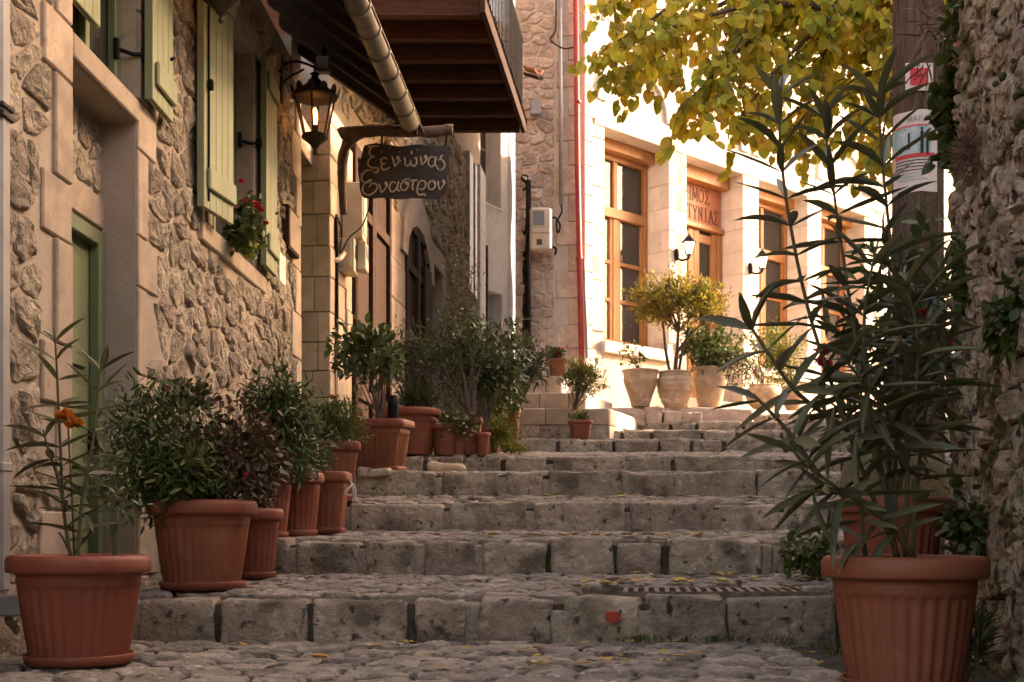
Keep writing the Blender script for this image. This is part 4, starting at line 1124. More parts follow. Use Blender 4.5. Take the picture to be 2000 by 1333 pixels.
letters('ΔΗΜΟΣ',2.55,5.60,.158,.20,.011,pl4,m_oletter,sb)
letters('ΓΟΡΤΥΝΙΑΣ',2.35,5.32,.133,.20,.010,pl4,m_oletter,sb)
# unseen side and rear walls, added to keep sun off the white house
sw=[(.075,16.68),(2.6,28.0)]
V=[(sw[0][0],sw[0][1],1.2),(sw[0][0]+.4,sw[0][1],1.2),(sw[1][0]+.4,sw[1][1],1.2),(sw[1][0],sw[1][1],1.2)]; O('unseen_side_wall',V+[(x,y,9.4) for x,y,_ in V],BF,m_facade_m,h4)
V=[(sw[1][0],sw[1][1],1.2),(12.0,33.0,1.2),(12.0,33.4,1.2),(sw[1][0],sw[1][1]+.4,1.2)]; O('unseen_rear_wall',V+[(x,y,10.5) for x,y,_ in V],BF,m_facade_m,h4)
# cornice and roof out of frame
v,f=bevel_box((-.1,-.5,10.5),(UT,.25,10.75),.05,W4); O('cornice',v,f,m_facade,h4)
V=[W4(Vector((-.1,.4,10.75))),W4(Vector((UT,.4,10.75))),W4(Vector((UT,-6,13))),W4(Vector((2.5,-6,13)))]
O('roof',V+[v+Vector((0,0,.1)) for v in V],BF,m_tile,h4)
# wall lamps on the piers
def wall_lamp(u,zc,label):
    b=W4(Vector((u,.02,zc))); L=E('wall_lamp',b,label,'wall lamp','black wall lamps on the town hall piers')
    c=W4(Vector((u+.08,.20,zc+.06)))
    v,f=lathe([(.0,-.02),(.07,-.02),(.075,0),(.06,.02),(.0,.03)],12); 
    O('wall_rose',[W4(Vector((u+p[0]*.6,.02+p[2]+.02,zc+p[1]*1.25))) for p in v],f,m_black,L,True)
    O('arm',*tube(smoothline([b+Vector((0,0,-.03)),W4(Vector((u+.02,.11,zc-.09))),W4(Vector((u+.07,.19,zc-.07))),c+Vector((0,0,-.10))],5),.017,6),m_black,L,True)
    n=6; a_=[2*math.pi*(k+.5)/n for k in range(n)]
    rg=lambda r,z:[c+Vector((r*math.cos(t),r*math.sin(t),z)) for t in a_]
    b0,b1=rg(.045,-.075),rg(.092,.10)
    V=b0+b1; O('lamp_glass',V,[(k,(k+1)%n,n+(k+1)%n,n+k) for k in range(n)],m_bulb2,L)
    for k in range(n): O('glazing_bar',*tube([b0[k],b1[k]],.009,4),m_black,L)
    v,f=lathe([(.105,.098),(.11,.11),(.066,.155),(.037,.19),(.015,.20),(.015,.22),(.0,.24)],6,c); O('cap',v,f,m_black,L)
    v,f=lathe([(.0,-.115),(.022,-.11),(.018,-.088),(.052,-.075),(.045,-.068)],6,c); O('foot',v,f,m_black,L)
wall_lamp(1.95,4.55,'black wall lamp on the pier beside the wooden door')
wall_lamp(3.78,4.62,'black wall lamp on the far pier behind the oleander')
# red downpipe, grey conduit, meter box on the end wall
rp=E('red_downpipe',PX(1138,760,16.4),'red downpipe at the corner of the town hall','pipe')
O('pipe',*tube([PX(1124,-60,16.38),PX(1128,340,16.38),PX(1136,700,16.36),PX(1138,740,16.36)],.037,10),m_redpipe,rp,True)
for y in (200,505): p=PX(1126+y*.011,y,16.38); O('pipe_clamp',*lathe([(.043,-.02),(.046,0),(.043,.02)],12,p),m_redpipe,rp,True)
O('side_pipe',*tube([PX(1141,505,16.37),PX(1146,700,16.36)],.017,8),m_greypipe,rp,True)
cd=E('wall_conduit',PX(1096,400,16.5),'pale grey conduit running down the pink end wall to the meter box','conduit')
O('conduit',*tube([PX(1094,-40,16.47),PX(1096,400,16.45)],.028,8),m_greypipe,cd,True)
O('cable',*tube(smoothline([PX(1096,400,16.45),PX(1097,415,16.42),PX(1087,435,16.40),PX(1090,455,16.40),PX(1094,440,16.40),PX(1084,425,16.40),PX(1077,428,16.40)],5),.013,6),m_black,cd,True)
O('cable',*tube(smoothline([PX(1078,482,16.4),PX(1086,486,16.4),PX(1084,498,16.4)],4),.018,6),m_black,cd,True)
O('thin_cable',*tube(smoothline([PX(1086,0,16.45),PX(1085,60,16.45),PX(1075,78,16.45),PX(1100,95,16.43),PX(1122,92,16.40)],5),.010,5),m_black,cd,True)
a,b=PX(1035,490,16.3),PX(1078,406,16.3)
mb=B('meter_box',(a.x,16.26,a.z),(b.x,16.48,b.z),m_beige,None,.03); tag(mb,'pale double meter box on the pink stone end wall','meter box','electricity meter boxes')
p,q=PX(1041,440,16.25),PX(1063,412,16.25); B('dial_window',(p.x,16.245,p.z),(q.x,16.262,q.z),m_glass,mb,.004)
p,q=PX(1038,443,16.25),PX(1066,409,16.25); B('bezel',(p.x,16.252,p.z),(q.x,16.263,q.z),m_beige,mb,.004)
p,q=PX(1048,478,16.25),PX(1059,467,16.25); B('switch_window',(p.x,16.25,p.z),(q.x,16.262,q.z),m_rough_wood,mb,.003)
p,q=PX(1036,455,16.24),PX(1072,452,16.24); B('seam',(p.x,16.252,p.z),(q.x,16.262,q.z),m_clay,mb,.002)
# small tile canopy edge
tl=E('tile_canopy',PX(1042,140,15.8),'broken edge of a terracotta tile canopy on the end wall','canopy')
O('tile',*trough(PX(1030,130,15.9),PX(1052,136,15.7),.07,.02),m_tile,tl,True); O('tile',*trough(PX(1028,142,15.9),PX(1056,150,15.6),.05,.02),m_dwood,tl,True)
jb=B('junction_box',(PX(1036,0,16.4).x,16.42,PX(0,222,16.4).z),(PX(1056,0,16.4).x,16.52,PX(0,194,16.4).z),m_greypipe,None,.01); tag(jb,'small grey junction box on the pink end wall below the tiles','junction box')
# ------------------------------------------------------------------ stepped podium in front of the end wall
pd=E('stone_podium',(.6,15.2,1.5),'stepped podium of grey cut stone blocks beside the steps','podium')
tiers=[(14.6,1.16,1.50,1.80,2.0),(14.98,.90,2.0,2.23,None),(15.35,.62,2.23,2.48,None)]
X0=.0; sd=Vector((.33,.944,0))
for (Yf,Xr,z0,z1,z2) in tiers:
    rows=[(z0,z1)]+([(z1,z2)] if z2 else [])
    top=rows[-1][1]; Lb=16.3-Yf
    p0=Vector((Xr-.06,Yf+.06,0)); p1=p0+sd*Lb
    V=[(X0,Yf+.06,z0),(p0.x,p0.y,z0),(p1.x,p1.y,z0),(X0,p1.y,z0)]
    O('core',V+[(x,y,top-.03) for x,y,_ in V],BF,m_facade_m,pd)
    for ri,(a,b) in enumerate(rows):
        x=X0
        while x<Xr-.02:
            w=min(rc.uniform(.32,.5),Xr-x); w=Xr-x if Xr-x-w<.18 else w
            v,f=chunk((x+.004,Yf,a+.004),(x+w-.004,Yf+.3,b),.014,4,.006,6,seed=rc.uniform(0,40)); O('block',v,f,m_step if ri==0 and z2 else m_ashlar,pd,True); x+=w
        def TS(p): return Vector((Xr,Yf+.0,0))+sd*p[0]+Vector((.944,-.33,0))*p[1]+Vector((0,0,p[2]))
        s=.02
        while s<Lb-.1:
            w=min(rc.uniform(.35,.55),Lb-s); v,f=chunk((s+.004,-.28,a+.004),(s+w-.004,.0,b),.014,4,.006,6,T=TS,seed=rc.uniform(0,40)); O('block',v,f,m_facade,pd,True); s+=w  # side towards the sun: its light put into the colour as paler stone
pp=E('white_parapet',(.2,15.9,2.4),'short sloping whitewashed parapet by the iron gate','parapet')
a,b=PX(1006,672,15.8),PX(1064,702,15.6)
V=[(a.x,a.y-.1,2.4),(b.x,b.y-.1,2.4),(b.x,b.y+.2,2.4),(a.x,a.y+.2,2.4),(a.x,a.y-.1,a.z),(b.x,b.y-.1,b.z),(b.x,b.y+.2,b.z+.0),(a.x,a.y+.2,a.z)]
O('slab',V,BF,m_white,pp)
# rubble ledge carrying the jars
lg=E('rubble_ledge',(1.7,16.2,1.9),'low ledge of rough sunlit stones under the clay jars','ledge')
for (x0,x1,y0,y1,Y) in ((1200,1262,800,823,15.9),(1258,1296,797,820,15.95),(1296,1330,803,820,16.0),(1330,1350,806,820,16.0),(1350,1372,806,822,16.0),(1212,1240,818,832,15.85)):
    a,b=PX(x0,y1,Y),PX(x1,y0,Y); v,f=chunk((a.x,Y,a.z-.05),(b.x,Y+.5,b.z),.02,6,.035,6,seed=x0); O('stone',v,f,m_pinkstone,lg,False)
v,f=chunk((1.15,16.25,1.8),(3.2,17.0,PX(0,798,16.4).z),.05,6,.03,3,seed=4); O('bed',v,f,m_pinkstone,lg,True)
# ------------------------------------------------------------------ terracotta pots
rp_=random.Random(31)
def pot(x, Y, D, h, label, style='round', saucer=True, flutes=30, yaw=0.0, asp=1.0, z=None, name='flower_pot', group='terracotta pots lining the steps', mat=None):
    mat=mat or m_terra
    z=gz(Y) if z is None else z
    base=Vector(((x-1000.0)/F*Y,Y,z+.004)); root=E(name,base,label,'flower pot',group)
    seg=flutes*4
    def cross(a,r,flat=1.0):
        if style=='round': return (r*math.cos(a),r*math.sin(a)*flat)
        c,s=math.cos(a),math.sin(a); k=(abs(c)**7+abs(s)**7)**(-1/7.)
        X,Y_=r*c*k,r*s*k*asp
        return (X*math.cos(yaw)-Y_*math.sin(yaw),X*math.sin(yaw)+Y_*math.cos(yaw))
    zs0=.05*h if saucer else 0.0
    rows=[0,.02,.05,.12,.25,.4,.55,.64,.68,.70,.72,.735,.75,.78,.80,.81,.88]
    def rf(a,i,r,zz):
        t=zz/h; ph=(a*flutes/(2*math.pi))%1.0*2-1
        cut=.735-.035*(1-ph*ph)
        dep=.036*D*.5*max(0,1-ph*ph)*max(0,min(1,(cut-t)/.012))*min(1,t/.06) if style!='plain' else 0
        if style=='box': dep*=.8
        if .785<t<.805: dep=.006*D
        q=cross(a,r-dep); return (q[0],q[1],zs0+zz*(1-zs0/h))
    prof=[((.335+.115*(t**.8))*D,t*h) for t in rows]
    v,f=lathe(prof,seg,base,True,False,rf); O('body',v,f,mat,root,True)
    rim=[(.435,.825),(.455,.835),(.490,.842),(.50,.86),(.5,.95),(.488,.985),(.462,1.0),(.435,.99),(.425,.90)]
    v,f=lathe([(r*D,t*h) for r,t in rim],max(40,seg//2),base,False,False,lambda a,i,r,zz:(*cross(a,r),zz)); O('rim',v,f,mat,root,True)
    v,f=lathe([(.425*D,.91*h),(.2*D,.93*h),(.001,.935*h)],32,base,False,True,lambda a,i,r,zz:(*cross(a,r),zz+.006*noise.noise(Vector((r*40*math.cos(a),r*40*math.sin(a),1))))); O('soil',v,f,m_soil,root,True)
    if saucer:
        v,f=lathe([(.345*D,0),(.37*D,.01*h),(.385*D,.085*h),(.378*D,.095*h),(.365*D,.085*h),(.35*D,.03*h)],48,base,True,False,lambda a,i,r,zz:(*cross(a,r),zz)); O('saucer',v,f,mat,root,True)
    root['soil_z']=base.z+.93*h
    return root, base+Vector((0,0,.93*h))
G_L='terracotta pots along the guesthouse'; G_M='terracotta pots clustered beyond the guesthouse'
pot1,t1=pot(155,4.95,.56,.435,'big round terracotta pot nearest the camera beside the green door',group=G_L)
pot2,t2=pot(395,6.3,.56,.455,'big round terracotta pot overgrown by marigold and coleus',group=G_L)
pot3,t3=pot(492,7.08,.36,.40,'terracotta pot half hidden behind the big coleus pot',flutes=22,group=G_L)
pot4,t4=pot(520,7.85,.37,.42,'terracotta pot tucked behind, first of three at the step edge',flutes=22,group=G_L)
pot5,t5=pot(580,8.2,.36,.42,'middle terracotta pot of three at the step edge, with round dark bush',flutes=22,group=G_L)
pot6,t6=pot(634,8.6,.36,.43,'terracotta pot of three at the step edge, with white rope on its handle',style='box',asp=1.0,flutes=20,group=G_L)
pot7,t7=pot(658,9.45,.34,.46,'squared terracotta planter holding the bush with a magenta flower',style='box',flutes=18,yaw=.25,group=G_L,saucer=False)
pot8,t8=pot(742,10.75,.56,.45,'large rectangular ribbed terracotta planter on the fourth step',style='box',asp=.66,flutes=26,yaw=-.30,group=G_M)
pot9,t9=pot(805,11.95,.56,.45,'large round terracotta pot right behind the rectangular planter',flutes=28,group=G_M,saucer=False)
pot10,t10=pot(868,11.92,.285,.30,'small terracotta pot with trailing white flowers',flutes=16,group=G_M,saucer=False)
pot11,t11=pot(896,12.0,.20,.22,'tiny terracotta pot under the trailing flowers',flutes=14,group=G_M,saucer=False)
pot12,t12=pot(921,12.02,.22,.36,'tall narrow terracotta pot without decoration in the middle of the cluster',style='plain',flutes=12,group=G_M,saucer=False)
pot13,t13=pot(943,11.88,.15,.22,'small ribbed terracotta pot in front of the tall narrow one',flutes=14,group=G_M,saucer=False)
pot14,t14=pot(948,12.5,.16,.27,'small terracotta pot behind the small ribbed one',flutes=14,group=G_M,saucer=False)
pot15,t15=pot(964,12.8,.17,.24,'small terracotta pot with pale yellow flowers beside the lime shrub',flutes=14,group=G_M,saucer=False)
pot16,t16=pot(1003,13.75,.165,.33,'slim terracotta pot in front of the podium, behind the lime shrub',flutes=14,group=G_M,saucer=False)
pot17,t17=pot(1133,14.05,.275,.215,'small plain terracotta pot with a succulent in front of the podium',style='plain',flutes=12,group=G_M,saucer=False)
pot18,t18=pot(1089,15.6,.25,.24,'terracotta pot with red flowers on top of the podium',style='plain',flutes=12,group=G_M,saucer=False,z=2.48)
pot19,t19=pot(1766,4.22,.555,.46,'big round terracotta pot of the oleander beside the rough wall',group='terracotta pots by the rough wall')
pot20,t20=pot(1742,6.05,.56,.47,'round terracotta pot standing behind the oleander pot',group='terracotta pots by the rough wall')
rope=O('white_rope',*tube(smoothline([PX(683,935,8.5),PX(690,960,8.5),PX(684,968,8.5),PX(672,964,8.45)],5)+smoothline([PX(690,945,8.5),PX(694,962,8.5),PX(690,975,8.5)],4),.007,6),m_rope,None,True)
tag(rope,'loop of white rope hanging at the side of a squared pot','rope')

# ------------------------------------------------------------------ clay jars by the town hall
def jar(x,Y,z,prof,h,D,label,mat=m_clay,rings=0,name='clay_jar'):
    base=Vector(((x-1000.0)/F*Y,Y,z)); root=E(name,base,label,'jar','clay jars by the town hall')
    p=smoothline([Vector((r*D/2,0,t*h)) for r,t in prof],6 if not rings else 10)
    pr=[(q.x*(1+(.045*abs(math.sin(q.z/h*rings*math.pi)) if .12<q.z/h<.92 else 0)),q.z) for q in p]
    v,f=lathe(pr,40,base,True,False); O('body',v,f,mat,root,True)
    rt=prof[-1][0]*D/2
    v,f=lathe([(rt*.99,h*.93),(rt*1.06,h*.95),(rt*1.08,h*.985),(rt*1.02,h),(rt*.9,h*.995),(rt*.86,h*.94)],40,base,False); O('rim',v,f,mat,root,True)
    v,f=lathe([(rt*.9,h*.93),(.001,h*.94)],24,base,False,True); O('soil',v,f,m_soil,root)
    return root,base+Vector((0,0,h*.94))
zj=PX(0,797,16.4).z
j1,s1=jar(1251,16.3,zj,[(.52,0),(.58,.15),(.80,.45),(.97,.70),(.95,.80),(.99,.93)],.49,.47,'pale clay jar with a wide decorated rim, first from the podium')
j2,s2=jar(1318,16.35,zj-.05,[(.45,0),(.62,.12),(.90,.40),(1.0,.65),(.93,.85),(.88,.94)],.53,.46,'ribbed clay jar holding the yellow shrub',rings=7)
j3,s3=jar(1386,16.6,zj-.06,[(.58,0),(.60,.12),(.78,.45),(.92,.72),(.90,.85),(.98,.94)],.62,.50,'tall pale clay jar holding the dark green bush')
j4,s4=jar(1490,18.4,2.37,[(.55,0),(.8,.2),(1.0,.55),(.92,.8),(.75,.93)],.36,.52,'squat clay jar beyond the oleander leaves')
j5,s5=jar(1548,18.6,2.37,[(.5,0),(.7,.2),(.95,.6),(.9,.85),(.9,.94)],.36,.36,'small clay jar next to the squat one')
j6,s6=jar(1745,7.0,gz(7.0),[(.62,0),(.75,.15),(.98,.5),(.95,.8),(.80,.92)],.78,.60,'mossy brown clay jar behind the two oleander pots',m_clayg)
# ------------------------------------------------------------------ plants in the pots
rq=random.Random(77)
def plant(name,base,label,cat='plant',group=None): return E(name,base,label,cat,group)

def oleander(root, stemlist, rng, ll, ww, step, mat, r0=.010, per=3, smat=None, start=.12, droop=.15, limit=300):
    """stemlist: 3D polylines; whorls of long leaves along each stem, every leaf its own part"""
    cnt=0; X=[[],[],[],[],[]]
    for st in stemlist:
        pts=smoothline(st,6); n=len(pts)
        O('stem',*tube(pts,[r0*(1-.6*i/(n-1)) for i in range(n)],6),smat or m_twig,root,True)
        L=[0]
        for a,b in zip(pts[:-1],pts[1:]): L.append(L[-1]+(b-a).length)
        s=start*L[-1]; ph=rng.uniform(0,6)
        while s<=L[-1]+1e-6:
            i=max(0,min(n-2,next((k for k in range(n-1) if L[k+1]>=s),n-2)))
            t=(s-L[i])/max(1e-6,L[i+1]-L[i]); p=pts[i].lerp(pts[i+1],t); d=(pts[i+1]-pts[i]).normalized()
            x=d.orthogonal().normalized(); y=d.cross(x); k=s/L[-1]
            m_=per if k<.93 else per+2
            for q in range(m_):
                if rng.random()<.08: continue
                a=ph+2*math.pi*q/m_+rng.uniform(-.35,.35)
                out=x*math.cos(a)+y*math.sin(a)
                up=.35+.75*k**3 if k>.8 else rng.uniform(.1,.65)
                dd=(out+d*up+Vector((0,0,-droop*rng.uniform(0,2.2)*(1-k*.6)))).normalized()
                sz=ll*rng.uniform(.65,1.15)*(1 if k<.9 else .85)
                uu=d+rdir(rng)*.35; w_=ww*rng.uniform(.75,1.15); cnt+=1
                if cnt<=limit: leaf_object(root,mat,'lance',p,dd,uu,sz,w_,rng)
                else:
                    for l_,v_ in zip(X,(tuple(p),tuple(dd),tuple(uu),sz,w_)): l_.append(v_)
            ph+=1.05; s+=step*rng.uniform(.8,1.2)
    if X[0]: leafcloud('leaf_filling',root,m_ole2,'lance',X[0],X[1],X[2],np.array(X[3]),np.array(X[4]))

# big oleander in front of the rough wall
ol=plant('oleander',t19,'tall dark oleander with long leaves in the pot by the rough wall','oleander')
def S(pts): return [PX(*p) for p in pts]
ostems=[S([(1755,1088,4.22),(1700,960,4.2),(1645,810,4.15),(1580,610,4.1),(1537,400,4.05),(1522,240,4.02),(1528,150,4.0)]),
 S([(1768,1088,4.25),(1772,900,4.3),(1760,700,4.35),(1742,500,4.35),(1722,300,4.3),(1716,175,4.3)]),
 S([(1750,1088,4.2),(1712,860,4.25),(1668,640,4.3),(1635,420,4.32),(1608,230,4.3)]),
 S([(1785,1088,4.18),(1720,1010,4.1),(1630,950,4.02),(1560,895,3.98),(1540,850,3.98)]),
 S([(1655,840,4.15),(1560,770,4.05),(1500,690,4.0),(1455,620,3.98)]),
 S([(1600,930,4.0),(1545,850,3.95),(1500,800,3.92),(1470,770,3.9)]),
 S([(1780,1088,4.3),(1800,860,4.4),(1825,660,4.45),(1838,500,4.45)]),
 S([(1712,860,4.25),(1690,740,4.15),(1690,600,4.12),(1715,470,4.1)]),
 S([(1770,920,4.3),(1740,820,4.2),(1680,740,4.1),(1640,690,4.05)]),
 S([(1772,900,4.3),(1790,760,4.25),(1790,640,4.2),(1770,560,4.2)]),
 S([(1800,860,4.4),(1830,790,4.42),(1850,700,4.45)]),
 S([(1690,1085,4.15),(1682,1010,4.12),(1676,930,4.1)]),
 S([(1650,960,4.05),(1600,960,4.0),(1560,960,3.95)])]
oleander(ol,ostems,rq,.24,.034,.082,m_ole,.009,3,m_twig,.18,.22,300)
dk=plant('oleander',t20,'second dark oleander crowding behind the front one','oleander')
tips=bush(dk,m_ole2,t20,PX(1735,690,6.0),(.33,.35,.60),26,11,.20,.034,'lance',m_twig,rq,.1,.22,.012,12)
for x,y in ((1610,715),(1665,745),(1605,690)): flower_head(dk,m_redfl,PX(x,y,5.6),.05,rq,10)
dk3=plant('shrub',s6,'dark shrub growing out of the mossy jar beside the pole','shrub')
bush(dk3,m_dkleaf,s6,PX(1745,640,7.0),(.30,.3,.62),28,12,.13,.05,'oval',m_bark,rq,.1,.2,.014,12)

# near left pot: young oleander, orange flower and a thin sprig
o1=plant('young_oleander',t1,'young oleander with sparse leaves in the nearest left pot','oleander')
oleander(o1,[S([(140,1098,4.95),(125,1000,4.95),(117,850,4.93),(110,700,4.9),(106,640,4.9)]),S([(152,1098,4.9),(160,980,4.88),(182,860,4.85),(192,760,4.85),(196,720,4.85)]),S([(128,1000,4.95),(112,930,4.9),(95,880,4.9),(84,840,4.9)]),S([(146,1098,5.0),(128,1060,5.0),(115,1040,5.0)])],rq,.19,.030,.085,m_ole,.008,3,m_twig,.15,.2,110)
fo=plant('orange_flower',PX(135,850,4.85),'orange ruffled flower among the young oleander leaves','flower')
for k in range(2): flower_head(fo,m_orfl,PX(128+k*18,818+k*14,4.85),.045,rq,26,'blossom')
O('stalk',*tube([PX(133,830,4.88),PX(140,960,4.92),PX(146,1098,4.95)],.004,5),m_twig,fo,True)
sp_=plant('trailing_sprig',PX(228,1090,5.0),'thin upright sprig with tiny leaves at the edge of the near pot','plant')
bush(sp_,m_dkleaf,PX(225,1095,4.98),PX(228,930,5.0),(.055,.06,.32),26,9,.035,.012,'oval',m_twig,rq,.3,.5,.004,10)

# marigold and coleus in the big second pot
mg=plant('marigold',t2,'leafy dark green marigold spilling over the big pot','marigold')
bush(mg,m_dkleaf,t2,PX(315,890,6.25),(.30,.27,.36),120,30,.055,.015,'lance',m_twig,rq,.25,.30,.007,16,gaps=6)
bush(mg,m_mdleaf,t2,PX(375,925,6.1),(.16,.14,.15),26,28,.058,.016,'lance',None,rq,.25,.35)
cs=plant('coleus',t2+Vector((.1,.1,0)),'reddish brown coleus with pale leaf edges in the big pot','coleus')
bush(cs,m_coleus,t2,PX(448,900,6.35),(.25,.24,.28),120,16,.044,.027,'oval',m_twig,rq,.15,.28,.006,16)
bush(cs,m_coleus,t2,PX(350,775,6.45),(.19,.1,.08),24,9,.052,.032,'oval',m_twig,rq,.1,.3,.005,8)
for x,y in ((330,760),(385,860),(480,930),(450,955)): flower_head(cs,m_pinkfl,PX(x,y,6.15),.022,rq,7)
bush(plant('begonia',t3,'low dark foliage in the half hidden pot','plant'),m_coleus,t3,t3+Vector((.02,0,.10)),(.15,.15,.10),22,12,.05,.03,'oval',m_twig,rq,.2,.3,.005,6)
fe=plant('feathery_shrub',t4,'feathery green shrub rising behind the coleus','shrub')
bush(fe,m_dkleaf,t4,PX(545,800,7.8),(.20,.2,.28),52,26,.075,.016,'lance',m_bark,rq,-.1,.28,.009,14,gaps=5)
bush(fe,m_dkleaf,t4,PX(545,880,7.8),(.26,.2,.22),56,26,.07,.016,'lance',None,rq,.0,.28)
bs5=plant('round_bush',t5,'small round dark bush in the middle pot','bush')
bush(bs5,m_dkleaf,t5,t5+Vector((.06,0,.12)),(.17,.16,.15),50,18,.03,.016,'oval',m_bark,rq,.2,.25,.007,8)
bs6=plant('low_bush',t6,'low dark foliage in the pot with the rope','bush')
bush(bs6,m_dkleaf,t6,t6+Vector((-.05,0,.08)),(.15,.15,.1),26,16,.04,.014,'lance',m_twig,rq,.3,.3,.005,8)
bs7=plant('carnation',t7,'bushy carnation with one magenta flower','plant')
bush(bs7,m_mdleaf,t7,t7+Vector((-.04,0,.14)),(.26,.22,.17),80,26,.06,.011,'lance',m_twig,rq,.5,.3,.005,14)
flower_head(bs7,m_pinkfl,PX(652,778,9.4),.03,rq,12); flower_head(bs7,m_pinkfl,PX(706,812,9.5),.022,rq,8)
cm=plant('camellia',t8,'dark glossy camellia with bare lower stems in the rectangular planter','shrub')
bush(cm,m_dkleaf,t8,PX(728,690,10.8),(.35,.25,.24),56,10,.095,.05,'oval',m_bark,rq,.0,.3,.008,14,gaps=4)
bt=E('plastic_bottle',PX(767,800,11.0),'black plastic bottle standing in the rectangular planter','bottle'); bp=Vector((PX(768,0,10.85).x,10.85,t8.z-.02))
O('bottle_body',*lathe([(.045,0),(.05,.02),(.05,.19),(.045,.23),(.03,.26)],14,bp,True,True),m_black,bt,True); O('bottle_cap',*lathe([(.028,.26),(.028,.28)],12,bp,True,True),m_black,bt,True)
p9=plant('silvery_shrub',t9,'loose grey green shrub in the large round pot','shrub')
bush(p9,m_olive,t9,PX(805,700,12.0),(.38,.3,.30),95,18,.06,.013,'lance',m_bark,rq,.2,.28,.008,16,gaps=4)
bush(p9,m_grass,t9,t9+Vector((.05,-.05,.08)),(.16,.12,.12),16,14,.16,.012,'blade',None,rq,.9,.3)
p10=plant('trailing_flowers',t10,'trailing plant with tiny white flowers spilling from a small pot','plant')
bush(p10,m_mdleaf,t10,t10+Vector((.1,-.04,.02)),(.22,.14,.14),40,16,.04,.02,'oval',m_twig,rq,-.1,.3,.005,8)
for k in range(9): flower_head(p10,m_whitefl,t10+Vector((rq.uniform(-.1,.28),-.16,rq.uniform(-.1,.14))),.016,rq,6)
ov=plant('olive_tree',t12,'young olive tree rising above the pot cluster','tree')
bush(ov,m_olive,t12,PX(895,690,12.3),(.34,.3,.48),95,20,.065,.012,'lance',m_bark,rq,.3,.26,.012,16,gaps=4,name='crown')
bush(ov,m_olive,PX(900,640,12.3),PX(905,560,12.4),(.17,.17,.45),34,12,.06,.011,'lance',m_bark,rq,.5,.25,.006,12,name='crown')
lm=plant('lemon_tree',t14,'leafy lemon tree with broad dark leaves in the pot cluster','tree')
bush(lm,m_dkleaf,t14,PX(950,705,12.7),(.42,.3,.40),120,16,.085,.034,'oval',m_bark,rq,.0,.26,.012,14,gaps=3.5,name='crown')
bx_=plant('box_bush',t16,'rounded light green bush beside the podium','bush')
bush(bx_,m_mdleaf,t16,PX(975,775,13.3),(.28,.25,.28),80,22,.045,.022,'oval',m_bark,rq,.2,.2,.010,10)
pa=plant('spiky_oleander',PX(1035,830,13.9),'spiky narrow leaved oleander in front of the podium','oleander')
bush(pa,m_olive,PX(1012,800,13.9),PX(1035,725,13.9),(.24,.2,.28),34,14,.13,.018,'lance',m_twig,rq,.2,.25,.008,12)
bush(pa,m_olive,PX(1012,800,13.9),PX(1005,680,13.9),(.26,.2,.20),26,14,.10,.016,'lance',m_twig,rq,.2,.25,.008,12)
lm2=plant('lime_shrub',PX(985,880,12.6),'low bright lime green shrub at the foot of the podium','shrub')
bush(lm2,m_yelgrn,PX(985,885,12.6),PX(985,850,12.55),(.20,.16,.19),50,20,.045,.013,'lance',m_twig,rq,.2,.28,.005,12)
bush(lm2,m_yelgrn,PX(985,885,12.6),PX(1000,876,12.2),(.16,.12,.07),22,18,.045,.013,'lance',None,rq,.2,.3)
p15=plant('pale_flowers',t15,'small plant with pale yellow flowers','plant')
bush(p15,m_yelgrn,t15,t15+Vector((0,0,.08)),(.12,.1,.09),20,12,.04,.016,'oval',m_twig,rq,.3,.3,.004,6)
for k in range(5): flower_head(p15,m_palefl,t15+Vector((rq.uniform(-.1,.1),-.08,rq.uniform(.06,.16))),.022,rq,7)
su=plant('succulent',t17,'small green succulent in the pot before the podium','plant')
bush(su,m_mdleaf,t17,t17+Vector((0,0,.04)),(.11,.1,.06),24,10,.05,.016,'lance',m_twig,rq,.8,.3,.004,6)
pb=plant('lavender_bush',PX(1122,790,14.5),'round grey green bush growing at the podium edge','bush')
bush(pb,m_yelgrn,PX(1122,800,14.52),PX(1142,738,14.55),(.29,.22,.20),90,26,.055,.012,'lance',m_bark,rq,.5,.22,.008,18)
for k in range(6): flower_head(pb,m_whitefl,PX(rq.uniform(1098,1180),rq.uniform(745,785),14.3),.018,rq,6)
ge=plant('geranium',t18,'red geranium in the pot on top of the podium','flower')
bush(ge,m_mdleaf,t18,t18+Vector((-.02,0,.09)),(.13,.12,.1),26,12,.045,.03,'oval',m_twig,rq,.3,.3,.004,6)
for k in range(6): flower_head(ge,m_redfl,t18+Vector((rq.uniform(-.04,.13),-.1,rq.uniform(.03,.17))),.026,rq,9)
# window box flowers
wb=E('window_pot',PX(488,505,8.95),'lime yellow pot with red geranium on the window sill','flower pot'); c=PX(488,505,8.95)
O('body',*lathe([(.045,0),(.05,.01),(.062,.10),(.066,.105),(.06,.11),(.055,.09)],20,c,True),M('lime_pot',(.34,.36,.03),None,rough=.5),wb,True)
wg=plant('window_geranium',c+Vector((0,0,.1)),'trailing geranium with red blooms on the guesthouse window sill','flower')
bush(wg,m_dkleaf,c+Vector((0,0,.08)),PX(478,445,8.95),(.13,.12,.20),44,11,.055,.045,'oval',m_twig,rq,.1,.3,.005,12)
bush(wg,m_mdleaf,c+Vector((0,0,.08)),PX(488,470,8.85),(.12,.1,.10),16,10,.05,.04,'oval',None,rq,.1,.3)
for x,y in ((471,356),(478,395),(458,402),(503,405),(510,412),(520,437),(498,398)):
    flower_head(wg,m_redfl,PX(x,y,8.85),.030,rq,14)
